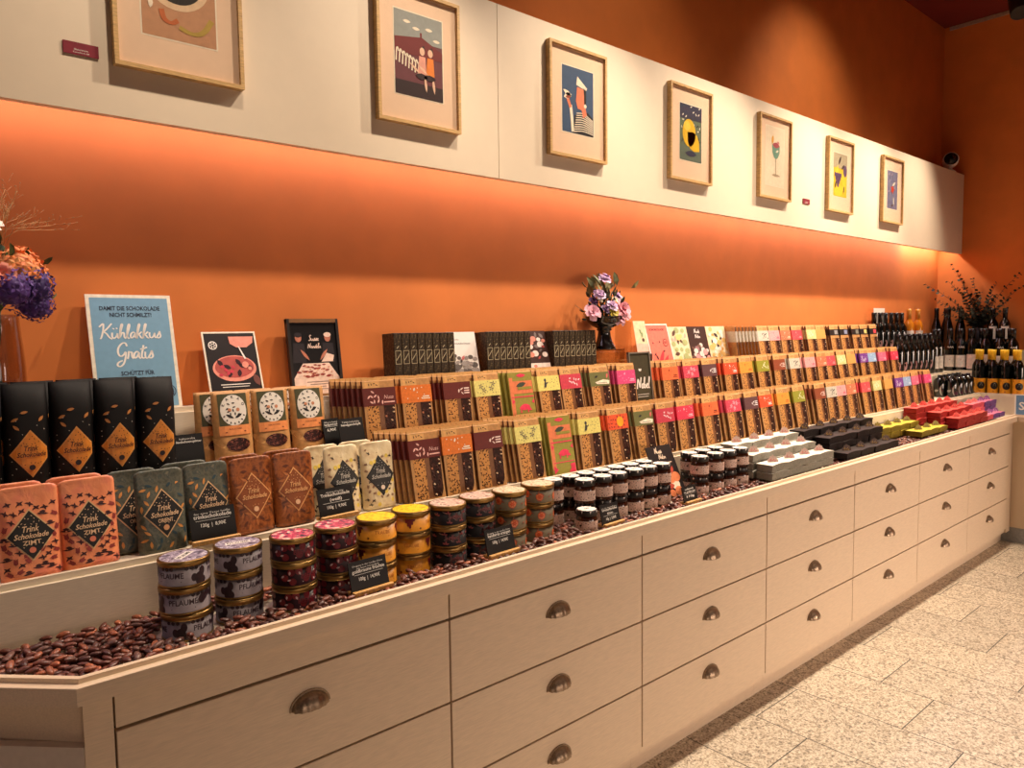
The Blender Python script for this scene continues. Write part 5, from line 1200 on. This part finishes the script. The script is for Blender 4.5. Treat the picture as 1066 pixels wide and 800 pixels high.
# ------------------------------------------------------------------ bottles
gl_dark = mat('dark_bottle_glass', (7,9,7), 0.07, spec=.7); gl_amb = mat('amber_bottle', (196,118,28), 0.08, spec=.8)
BR = 0.0365
def bottle(kind, H=0.320):
    k = H/0.320
    glassm = gl_amb if kind == 'amber' else gl_dark
    if kind == 'squat': prof = [(0.033,0),(0.037,0.006),(0.037,0.112),(0.031,0.126),(0.017,0.134),(0.0135,0.140),(0.0135,0.150)]
    elif kind == 'tall': prof = [(0.035,0),(BR,0.006),(BR,0.150),(0.032,0.190),(0.022,0.228),(0.0155,0.255),(0.0145,0.300),(0.0155,0.302),(0.0155,0.330)]
    else: prof = [(0.034,0),(BR,0.006),(BR,0.190*k),(0.0345,0.206*k),(0.026,0.224*k),(0.0165,0.240*k),(0.0145,0.252*k),(0.0145,0.302*k),(0.0158,0.304*k),(0.0158,0.318*k)]
    o = MB().lathe(prof, 26, 0).build('wine_bottle', [glassm])
    capc = {'yellow':mat('cap_yellow', (240,196,40), .35), 'amber':mat('cap_amber', (206,140,50), .3)}.get(kind, mat('cap_black', (16,14,15), .25))
    if kind != 'squat':
        zt = prof[-1][1]; MB().lathe([(0.0166,zt-0.072*k),(0.0162,zt-0.030),(0.0172,zt-0.018),(0.0172,zt+0.0006),(0.0001,zt+0.001)], 22, 0, cap1=False).build('capsule', capc, o)
    else: MB().lathe([(0.0148,0.136),(0.0148,0.153),(0.0001,0.153)], 18, 0, cap1=False).build('capsule', capc, o)
    r = BR
    def arc(m, x0, x1, z0, z1, mi, off=0.0008, n=8, a0=PI, rr=r):
        f = cyl(rr, off, a0)
        for i in range(n): m.decal([rect(x0+(x1-x0)*i/n, x0+(x1-x0)*(i+1)/n, z0, z1)], f, mi)
    m = MB(); F0_ = cyl(r, 0.0012, PI); pale = mat('bottle_label_white', (226,216,204), .5)
    if kind == 'yellow':
        arc(m, -0.048, 0.048, 0.008, 0.112, 0); m.decal(strips(0.008, 0.062, 0.026, 0.026, 8), F0_, 1); m.decal([rect(0.0,0.016,0.066,0.070), rect(-0.002,0.018,0.058,0.062), leaf(0.008,0.078,0.014,0,.4)], cyl(r,.0016,PI), 2); m.decal([rect(-0.036,-0.026,0.096,0.100), rect(-.006,.006,.018,.022)], F0_, 3)
        m.build('label', [mat('label_yellow', (232,160,30), .45), black, mat('label_stone', (150,150,130), .5), mat('label_redink', (150,60,24), .5)], o)
    elif kind == 'white':
        arc(m, -0.044, 0.044, 0.030, 0.120, 0); m.decal([leaf(0,0.085,0.008,0,.6)], F0_, 1); m.decal([rect(-.03,.03,.05,.0515)], F0_, 1); m.build('label', [pale, mat('label_red_dot', (170,60,44), .5)], o)
        s = MB(); fs = cyl(0.030, 0.0008, PI); script(s, 'Gu', lambda x,z: (lambda rr: (rr*math.cos(PI+x/0.03), rr*math.sin(PI+x/0.03), z))(0.0365-0.0045*max(0,(z-0.19)/0.02)**1.2+0.0012 if z < .215 else 0.0325), 0, 0.0, 0.193, 0.0085, .28) if False else None
        for dx in (-0.014, 0.0, 0.013): s.decal([leaf(dx, 0.182, 0.018, 0.9, .26), leaf(dx+.005, 0.178, 0.014, 2.2, .3)], F0_, 0)
        s.build('neck_script', [pale], o)
    elif kind == 'tee':
        arc(m, -0.026, 0.026, 0.168, 0.184, 0, n=5); arc(m, 0.002, 0.024, 0.090, 0.168, 0, n=3); m.decal([leaf(-.006,.196,.02,.9,.25)], F0_, 0); m.build('label', [pale], o)
    elif kind == 'petal':
        m.decal([leaf(0.0, 0.060, 0.090, 1.25, .36)], F0_, 0); m.decal([leaf(x, .15+.012*(i%2), .007, i, .5) for i, x in enumerate((-.03,-.015,0,.015,.03))], F0_, 1); m.build('label', [mat('label_petal', (206,160,158), .4), mat('label_silver', (170,166,160), .4)], o)
    elif kind == 'amber': arc(m, -0.030, 0.030, 0.090, 0.160, 0); m.decal([leaf(0,.12,.02,.5,.4)], F0_, 1); m.build('label', [pale, ink], o)
    elif kind == 'squat':
        pts = []
        for i in range(9): a = -1.1+2.2*i/8; pts.append((0.018+0.000-0.030*math.cos(a)+0.012, 0.050+0.044*math.sin(a)))
        for i in range(8,-1,-1): a = -1.1+2.2*i/8; pts.append((0.020-0.016*math.cos(a)+0.006, 0.050+0.042*math.sin(a)))
        for i in range(8): m.decal([[pts[i], pts[i+1], pts[16-i], pts[17-i]]], F0_, 0)
        m.decal([leaf(-0.02, 0.045, 0.03, .3, .6)], F0_, 0); m.build('label', [mat('label_moon', (150,146,138), .35)], o)
    elif kind == 'pink': arc(m, -0.044, 0.044, 0.020, 0.128, 0); m.decal([rect(-.006,.024,.118,.121), rect(-.006,.024,.06,.062)], F0_, 1); m.build('label', [mat('label_blush', (222,196,180), .5), mat('label_rose_ink', (180,90,110), .5)], o)
    return o
proto = {}
def place_bottle(kind, x, y, z, label, g, face=0, H=0.320):
    if kind not in proto: proto[kind] = bottle(kind, H); o = proto[kind]
    else: o = clone(proto[kind], (0,0,0))
    o.location = (x,y,z+0.0008); o.rotation_euler = (0,0,R(face+random.uniform(-8,8))); tag(o, label, 'bottle', g)
    if kind == 'yellow': o.scale = (.945,.945,1)
    return o
for i, y in enumerate((1.772,1.694,1.616,1.538)): place_bottle('yellow', 6.0605, y, Z1, f'yellow-capped wine bottle in the front row, {ORD[i]} from the inner corner', 'yellow-capped wine bottles', 18)
for i, y in enumerate((1.812,1.733,1.655,1.577)): place_bottle('yellow', 6.1225, y, Z1, f'yellow-capped wine bottle in the back row, {ORD[i]} from the inner corner', 'yellow-capped wine bottles', 18)
for i, y in enumerate((2.030,1.955)): place_bottle('white', 6.225, y, Z2, f'dark wine bottle with square white label, {ORD[i]} from the wall corner', 'white-label wine bottles', 20)
for i, x in enumerate((5.890,5.978)): place_bottle('white', x, 2.030, Z2, f"dark wine bottle with white label on the middle step, {('first','second')[i]} past the petal-label bottles", 'white-label wine bottles', 20)
place_bottle('white', 6.225, 1.700, Z2, 'dark wine bottle with white label, behind the yellow-capped bottles, inner one', 'white-label wine bottles', 20); place_bottle('white', 6.225, 1.620, Z2, 'dark wine bottle with white label, behind the yellow-capped bottles, outer one', 'white-label wine bottles', 20)
for i, y in enumerate((1.880,1.795)): place_bottle('pink', 6.225, y, Z2, f"dark wine bottle with blush label below the eucalyptus, {('inner','outer')[i]} one", 'blush-label wine bottles', 20)
for i, (x, y) in enumerate(((6.380,2.186),(6.450,2.140),(6.380,2.100),(6.400,2.020))): place_bottle('tall', x, y, Z3, f'tall black unlabelled bottle on the top ledge, {ORD[i]} from the corner toward the eucalyptus', 'tall black bottles')
for i, y in enumerate((1.800,1.722)): place_bottle('tee', 6.395, y, Z3, f"dark bottle with white T label beyond the black vase, {('inner','outer')[i]} one", 'T-label bottles', 20)
for i, x in enumerate((5.735,5.900)): place_bottle('amber', x, 2.150, Z3, f"amber wine bottle standing at the wall, {('nearer the bars','nearer the corner')[i]}", 'amber wine bottles', 50)
for i, x in enumerate((5.192,5.275,5.365,5.460,5.550,5.640)): place_bottle('petal', x, 2.165 if i else 2.17, Z3, f'dark bottle with petal label on the top ledge, {ORD[i]} from the bars', 'petal-label bottles on the top ledge', 22, 0.292)
for i, x in enumerate((5.245,5.345,5.440,5.530,5.620,5.710,5.800)): place_bottle('petal', x, 2.025, Z2, f'dark bottle with petal label on the middle step, {ORD[i]} from the bars', 'petal-label bottles on the middle step', 22, 0.292)
for i, (x, y) in enumerate(((5.620,1.815),(5.725,1.812),(5.825,1.810),(5.915,1.808),(5.955,1.885))): place_bottle('squat', x, y, Z1, f'squat dark bottle with silver crescent label, front row, {ORD[i]} from the end of the bars', 'crescent-label bottles', 20)
for i, x in enumerate((5.600,5.690,5.780,5.870)): place_bottle('squat', x, 1.886, Z1, f'squat dark bottle with silver crescent label, back row, {ORD[i]} from the end of the bars', 'crescent-label bottles', 20)
place_bottle('white', 6.225, 2.115, Z2, 'dark wine bottle with square white label, in the very wall corner', 'white-label wine bottles', 20) if False else None
for i, y in enumerate((1.992,1.918,1.842)): place_bottle('plain', 6.2932, y, Z2, f'unlabelled dark wine bottle behind the white-label bottles, {ORD[i]} from the wall corner', 'plain dark bottles')
for i, y in enumerate((1.735,1.660)): place_bottle('plain', 6.2932, y, Z2, f"unlabelled dark wine bottle behind the outer white-label bottles, {('inner','outer')[i]} one", 'plain dark bottles')

# ------------------------------------------------------------------ pictures on the fascia
PW, PHt, PT, PB = 0.322, 0.424, 0.023, 0.0105
matb = mat('passe_partout', (242,216,196), .6, var=.01); pane = glass('picture_glass', (252,250,246), 0.06, 0.02)
def frame(x0, label):
    m = MB()
    for a in ((-PW/2,-PW/2+PB,-PHt/2,PHt/2),(PW/2-PB,PW/2,-PHt/2,PHt/2)): m.box(a[0],a[1],-PT,0,a[2],a[3])
    for a in ((-PW/2+PB,PW/2-PB,-PHt/2,-PHt/2+PB),(-PW/2+PB,PW/2-PB,PHt/2-PB,PHt/2)): m.box(a[0],a[1],-PT,0,a[2],a[3])
    o = m.build('framed_picture', oak); o.location = (x0+PW/2, 2.0595, 2.378); tag(o, label, 'picture', 'framed prints on the cream fascia')
    MB().box(-PW/2+PB,PW/2-PB,-0.012,-0.002,-PHt/2+PB,PHt/2-PB).build('mount_board', matb, o)
    MB().box(-PW/2+PB+.0005,PW/2-PB-.0005,-0.018,-0.0165,-PHt/2+PB+.0005,PHt/2-PB-.0005).build('glass_pane', pane, o)
    return o
def art(o, w, h, cz, painter, cols, bevel=True):
    p = MB(); g = F(-0.0123)
    p.decal([rect(-w/2-.004,w/2+.004,cz-h/2-.004,cz+h/2+.004)], g, 1); p.decal([rect(-w/2,w/2,cz-h/2,cz+h/2)], F(-0.0126), 0)
    painter(p, w, h, cz); n = o.name
    p.build('print', [mat('art_%s_%d' % (n, i), c, .5, var=.03) for i, c in enumerate([cols[0], (248,240,228)]+list(cols[1:]))], o)
def L(i): return F(-0.0127-0.0002*i)
fx0 = [0.497+0.7455*i for i in range(7)]
def a1(p, w, h, c):
    p.decal([disc(-.005,c+.02,.082,30,.076)], L(1), 2); p.decal([disc(-.005,c+.022,.066,30,.062)], L(2), 3); p.decal([disc(-.03,c+.02,.034,18,.036)], L(3), 4); p.decal([disc(.0,c+.045,.02,14)], L(3), 5)
    p.decal([leaf(x,z,.012,a,.5) for x,z,a in ((.03,c+.03,.3),(.04,c+.0,1),(.018,c-.01,2),(.045,c+.04,2.4),(.01,c+.0,0))], L(4), 1)
    ribbon(p, [(-.045,c-.06),(-.04,c-.085),(-.02,c-.092),(-.005,c-.08)], .011, L(3), 5); ribbon(p, [(-.002,c-.096),(.03,c-.108),(.06,c-.098),(.082,c-.06)], .012, L(3), 6); p.decal([leaf(-.07,c-.05,.03,1.5,.4)], L(3), 1)
o = frame(fx0[0], 'framed print of a dark soup bowl, first frame from the left'); art(o, .184, .262, .012, a1, [(196,150,120),(232,206,178),(28,26,32),(150,100,56),(198,110,66),(184,160,80)])
def a2(p, w, h, c):
    p.decal([rect(-w/2,w/2,c+.045,c+h/2)], L(1), 2); p.decal([leaf(x,z,.03,0,.35) for x,z in ((-.045,c+.10),(-.01,c+.085),(.04,c+.092),(.07,c+.062))], L(2), 1)
    p.decal([[(-w/2,c-.0),(w/2,c-.0),(w/2,c+.028),(.012,c+.062),(-w/2,c+.045)]], L(2), 3); p.decal([rect(.005,.012,c+.06,c+.076)], L(3), 3)
    for k in range(9): ribbon(p, [(-w/2+.004+.012*k,c-.03-.004*k),(-w/2+.008+.012*k,c+.018-.004*k),(-w/2+.016+.012*k,c+.0-.004*k)], .004, L(3), 1)
    p.decal([rect(-w/2,w/2,c-h/2,c-.086)], L(2), 4)
    for x, col in ((.012,5),(.044,6)):
        p.decal([[(x-.018,c-.055),(x+.016,c-.055),(x+.012,c+.002),(x-.012,c+.002)]], L(4), col); p.decal([disc(x,c+.018,.010,12,.013)], L(4), 7); p.decal([leaf(x+.003,c+.022,.034,1.35,.5)], L(3), 4); p.decal([leaf(x+.012,c-.085,.05,1.7,.2), leaf(x-.03,c-.04,.05,-.6,.16)], L(5), 7); p.decal([leaf(x-.004,c-.062,.05,0,.4)], L(5), 4)
o = frame(fx0[1], 'framed print of two seated figures before a maroon hill, second frame'); art(o, .186, .262, .012, a2, [(108,56,72),(150,160,166),(116,36,48),(44,26,40),(232,170,160),(238,140,60),(240,204,186)])
def a3(p, w, h, c):
    p.decal([[(-.03,c-.125),(.085,c-.125),(.087,c-.055),(.056,c-.034),(.02,c-.04),(-.02,c-.055)]], L(1), 2)
    for k in range(9): ribbon(p, [(-.024+.002*k,c-.118+.009*k),(.03,c-.108+.0085*k),(.085,c-.116+.0065*k)], .0042, L(2), 1)
    ribbon(p, [(-.030,c-.12),(-.036,c-.06),(-.042,c-.02)], .012, L(2), 1); ribbon(p, [(-.042,c-.03),(-.055,c-.004),(-.062,c+.01)], .012, L(3), 3)
    p.decal([[(-.005,c+.055),(.035,c+.05),(.042,c-.02),(.05,c-.045),(.028,c-.06),(.02,c-.03),(-.002,c-.028),(-.012,c+.0)]], L(3), 3); p.decal([[(.03,c+.058),(.046,c+.05),(.046,c-.0),(.034,c-.02),(.034,c+.03)]], L(4), 4)
    p.decal([[(-.01,c+.062),(-.004,c+.095),(.052,c+.058),(.046,c+.048)]], L(4), 1); p.decal([disc(.04,c-.012,.008,12)], L(5), 1); p.decal([leaf(-.058,c+.012,.046,.35,.5), leaf(-.06,c+.022,.05,-.4,.35)], L(4), 1); p.decal([leaf(-.056,c+.008,.03,.1,.4)], L(5), 5)
o = frame(fx0[2], 'framed print of a sailor in stripes holding a shell on blue, third frame'); art(o, .176, .250, .010, a3, [(52,84,128),(26,30,44),(232,136,108),(24,24,34),(150,70,60)])
def a4(p, w, h, c):
    p.decal([rect(-w/2,w/2,c+.06,c+h/2)], L(1), 2); p.decal([rect(-w/2,w/2,c-h/2,c-.06)], L(1), 3); rnd = random.Random(2)
    p.decal([leaf(x,z,.022,rnd.uniform(0,3),.35) for x,z in scatter(-.075,.075,c-.05,c+.07,26,.014,rnd)], L(2), 4); p.decal([leaf(x,z,.016,rnd.uniform(0,3),.4) for x,z in scatter(-.075,.075,c+.0,c+.12,14,.02,rnd)], L(3), 1)
    p.decal([disc(-.014,c+.0,.05,24,.062), leaf(.02,c-.036,.12,-.7,.7)], L(4), 5); p.decal([disc(-.03,c+.03,.026,16,.022)], L(5), 6); p.decal([leaf(.0,c-.092,.09,0,.3)], L(4), 2)
o = frame(fx0[3], 'framed print of a big yellow lemon, fourth frame'); art(o, .168, .250, .008, a4, [(96,116,100),(38,48,84),(92,112,104),(36,40,52),(232,190,34),(248,214,80)])
def a5(p, w, h, c):
    p.decal([leaf(.01,c-.095,.09,0,.16), rect(.004,.011,c-.095,c+.01)], L(1), 2)
    p.decal([[(-.03,c+.06),(.046,c+.06),(.044,c+.022),(.026,c-.004),(.008,c-.012),(-.012,c-.004),(-.028,c+.022)]], L(2), 3); p.decal([leaf(.008,c+.06,.074,0,.4)], L(3), 4); p.decal([leaf(-.026,c+.085,.05,1.4,.4)], L(3), 5); p.decal([leaf(.02,c+.03,.03,.4,.4)], L(3), 1); p.decal([leaf(.03,c+.076,.03,-.4,.3)], L(3), 6)
o = frame(fx0[4], 'framed print of a wine glass on white, fifth frame'); art(o, .186, .300, .008, a5, [(240,230,214),(176,160,140),(104,160,150),(170,74,96),(226,170,70),(206,120,140)])
def a6(p, w, h, c):
    p.decal([rect(-w/2,w/2,c+.04,c+h/2)], L(1), 2); p.decal([leaf(-.02,c-.09,.14,.2,.5), leaf(.05,c-.02,.13,1.6,.5), leaf(-.05,c+.01,.1,1.2,.4)], L(2), 3)
    for i in range(4):
        for j in range(4-i//1): p.decal([disc(-.03+(j-(3-i)/2)*.022, c+.0-i*.02, .013, 12)], L(3), 4)
    p.decal([disc(.06,c+.03,.024,14,.034)], L(3), 4); p.decal([leaf(-.01,c+.085,.06,1.1,.3), leaf(.03,c+.05,.05,.7,.3), leaf(-.06,c-.06,.05,1.3,.3), leaf(.045,c-.08,.05,1.3,.25)], L(4), 5)
o = frame(fx0[5], 'framed print of dark grapes and yellow leaves, sixth frame'); art(o, .172, .250, .006, a6, [(226,196,50),(176,170,150),(238,210,60),(92,74,120),(34,34,44)])
def a7(p, w, h, c):
    rnd = random.Random(9); p.decal([leaf(x,z,.04,rnd.uniform(1,2),.3) for x,z in scatter(-.06,.06,c-.1,c+.1,16,.022,rnd)], L(1), 2); p.decal([leaf(x,z,.03,rnd.uniform(0,3),.4) for x,z in scatter(-.06,.06,c-.02,c+.1,8,.022,rnd)], L(2), 3)
    p.decal([leaf(.0+.014*math.cos(a),c+.004+.014*math.sin(a),.03,a,.6) for a in (0,1.26,2.5,3.8,5.0)], L(3), 4); p.decal([leaf(.02,c+.04,.05,.6,.3), leaf(.02,c-.07,.06,1.7,.2)], L(3), 1); p.decal([leaf(.0,c-.1,.04,.4,.4)], L(3), 5)
o = frame(fx0[6], 'framed print of a red flower on blue-grey, frame nearest the security camera'); art(o, .160, .244, .004, a7, [(112,122,160),(84,96,140),(160,150,176),(206,70,60),(50,50,70)])
for x0, x1, z0, z1, l in ((0.390,0.466,2.174,2.203,'small maroon name plate on the fascia beside the soup bowl print'),(3.964,4.041,2.180,2.208,'small red name plate on the fascia beside the wine glass print')):
    mm = MB().box(0,x1-x0,-.003,0,0,z1-z0,0); f = F(-.0035); mm.text('Illustration', f, 1, (x1-x0)*.5, (z1-z0)*.42, .006, .03); mm.text('Kunstdruck A4', f, 1, (x1-x0)*.5, (z1-z0)*.2, .005, .034)
    o = mm.build('picture_sign', [mat('plate_maroon', (128,24,44), .5), white]); o.location = (x0,2.0595,z0); tag(o, l, 'name plate')
# security camera on top of the fascia
o = empty('security_camera', 'white round security camera on the right end of the fascia', 'camera', (6.33, 2.105, 2.6555), (0,0,R(205)))
MB().lathe([(0.040,0),(0.042,0.006),(0.030,0.018),(0.016,0.026),(0.014,0.040)], 24, 0).build('foot', white, o)
bb = MB().lathe([(0.0001,-0.05),(0.040,-0.046),(0.052,-0.030),(0.056,0.0),(0.054,0.036),(0.048,0.046)], 28, 0).build('housing', white, o); bb.location = (0.0,0,0.092); bb.rotation_euler = (0,R(82),0)
q = MB().lathe([(0.047,0.0462),(0.040,0.049),(0.030,0.050),(0.028,0.058),(0.0001,0.064)], 24, 0, cap1=False).build('lens', [mat('lens_black', (10,10,12), .15)], bb)
# spot head under the ceiling
o = empty('track_spotlight', 'black spotlight head hanging below the ceiling at upper right', 'spotlight', (5.55, 1.46, 3.475), (0,0,0))
MB().lathe([(0.052,0),(0.058,0.004),(0.058,0.17),(0.050,0.18)], 28, 0).build('housing', blackm, o, (-0.03,0,-0.05), (R(-14),R(24),0)); MB().tube([(0,0,0.10),(0,0,ZC-3.475-0.001)], 0.010, 10, 0).build('stem', blackm, o)
# ------------------------------------------------------------------ loose cocoa beans in the tray
def one_bean(nu, nv): return MB().ball((0,0,0), (0.0125,0.0068,0.0052), None, nu, nv, 0, bend=0.0022)
bm_cols = [(98,54,44),(120,68,54),(78,44,38),(146,84,60),(108,74,64),(170,98,68)]
bmats = [mat('bean_%d' % i, c, .38, var=.22, scale=240, bump=.3) for i, c in enumerate(bm_cols)]
wts = [5,4,5,2,3,1]
hi = []
for m_ in bmats: hi.append(one_bean(9,7).mesh('cocoa_bean', [m_]))
tins_xy = [(o.location.x, o.location.y, TR) for o in bpy.data.objects if o.get('category') == 'tin']+[(o.location.x, o.location.y, JR) for o in bpy.data.objects if o.get('category') == 'jar']
tins_xy = list({(round(a,2), round(b,2), c) for a, b, c in tins_xy})
blocks = [(2.685,3.235,1.505,1.75),(3.26,3.97,1.505,1.75),(4.03,4.74,1.535,1.75),(4.58,5.40,1.508,1.75),(5.36,5.86,1.515,1.75)]
signs = [(0.880,1.540),(1.296,1.540),(1.752,1.536),(2.180,1.536)]
def free(x, y, mg, layer):
    for a, b, r in tins_xy:
        if (x-a)**2+(y-b)**2 < (r+mg)**2: return False
    for a, b, c, d_ in blocks:
        if layer >= 1 and a-mg < x < b+mg and c-mg < y < d_: return False
    for a, b in signs:
        if layer == 2 and abs(x-a) < 0.060 and -0.028 < y-b < 0.022: return False
    if 2.155 < x < 2.325 and y > 1.625: return False
    return True
rnd = random.Random(77); pts = []
y = 1.506
cell = {}
def ok(x, y, md):
    cx, cy_ = int(x/.02), int(y/.02)
    for i in (-1,0,1):
        for j in (-1,0,1):
            for q in cell.get((cx+i,cy_+j), ()):
                if (q[0]-x)**2+(q[1]-y)**2 < md*md: return False
    cell.setdefault((cx,cy_), []).append((x,y)); return True
for layer in (0, 1, 2):
    cell.clear()
    for t in range((26000, 22000, 9000)[layer]):
        x = rnd.uniform(-0.10, 5.36); y = rnd.uniform(1.511, 1.735)
        if y < 1.465+0.242-x+0.062: continue           # inside the 45 degree end
        if not free(x, y, 0.0195, layer): continue
        # a low heap against the riser at the open end and round the stacks
        if layer == 2 and not (x < 0.62 and y > 1.575 or rnd.random() < .12): continue
        if not ok(x, y, (0.0145, 0.0150, 0.0170)[layer]): continue
        z = Z0+0.0088+0.0074*layer+rnd.uniform(0,.0015)
        pts.append((x, y, z, layer))
C0 = Vector((0,0,1.5))
def near(p): return (Vector(p[:3])-C0).length
front = [p for p in pts]
front.sort(key=lambda p: near(p)-0.02*p[3])
top_near = [p for p in front if p[3] >= 1][:300]; tn = set(top_near)
for p in top_near:
    o = put('cocoa_bean', rnd.choices(hi, wts)[0]); o.location = p[:3]
    o.rotation_euler = (rnd.uniform(-.35,.35), rnd.uniform(-.35,.35), rnd.uniform(0,2*PI)); k = rnd.uniform(.88,1.12); o.scale = (k,k,k)
    tag(o, 'brown cocoa bean among the loose beans at the open end beside the plum tins', 'cocoa bean', 'loose cocoa beans at the open end of the tray')
mb = MB(); low = [one_bean(6,4), one_bean(7,5)]
for p in pts:
    if p in tn: continue
    src = low[1] if p[0] < 2.2 else low[0]
    e = Euler((rnd.uniform(-.3,.3), rnd.uniform(-.3,.3), rnd.uniform(0,2*PI))).to_matrix(); mi = rnd.choices(range(6), wts)[0]; k = rnd.uniform(.88,1.12)
    mb.add([e@(Vector(v)*k)+Vector(p[:3]) for v in src.v], src.f, mi, True)
o = mb.build('cocoa_beans', bmats); o['kind'] = 'stuff'; o['label'] = 'loose cocoa beans filling the tray between tins, jars and boxes'; o['category'] = 'cocoa beans'

# ------------------------------------------------------------------ rest every leaning thing exactly on its shelf
bpy.context.view_layer.update()
for o in list(S.objects):
    if o.parent or o.get('category') not in ('pouch','bag','chocolate bar','poster','booklet','brochure','sign','box','card','leaflet'): continue
    lo = 9
    for q in [o]+list(o.children_recursive):
        if q.type == 'MESH':
            for c in q.bound_box: lo = min(lo, (q.matrix_world@Vector(c)).z)
    for L_ in (Z0, Z1, Z2, Z3):
        if abs(lo-L_) < 0.014: o.location.z += L_-lo+0.0006
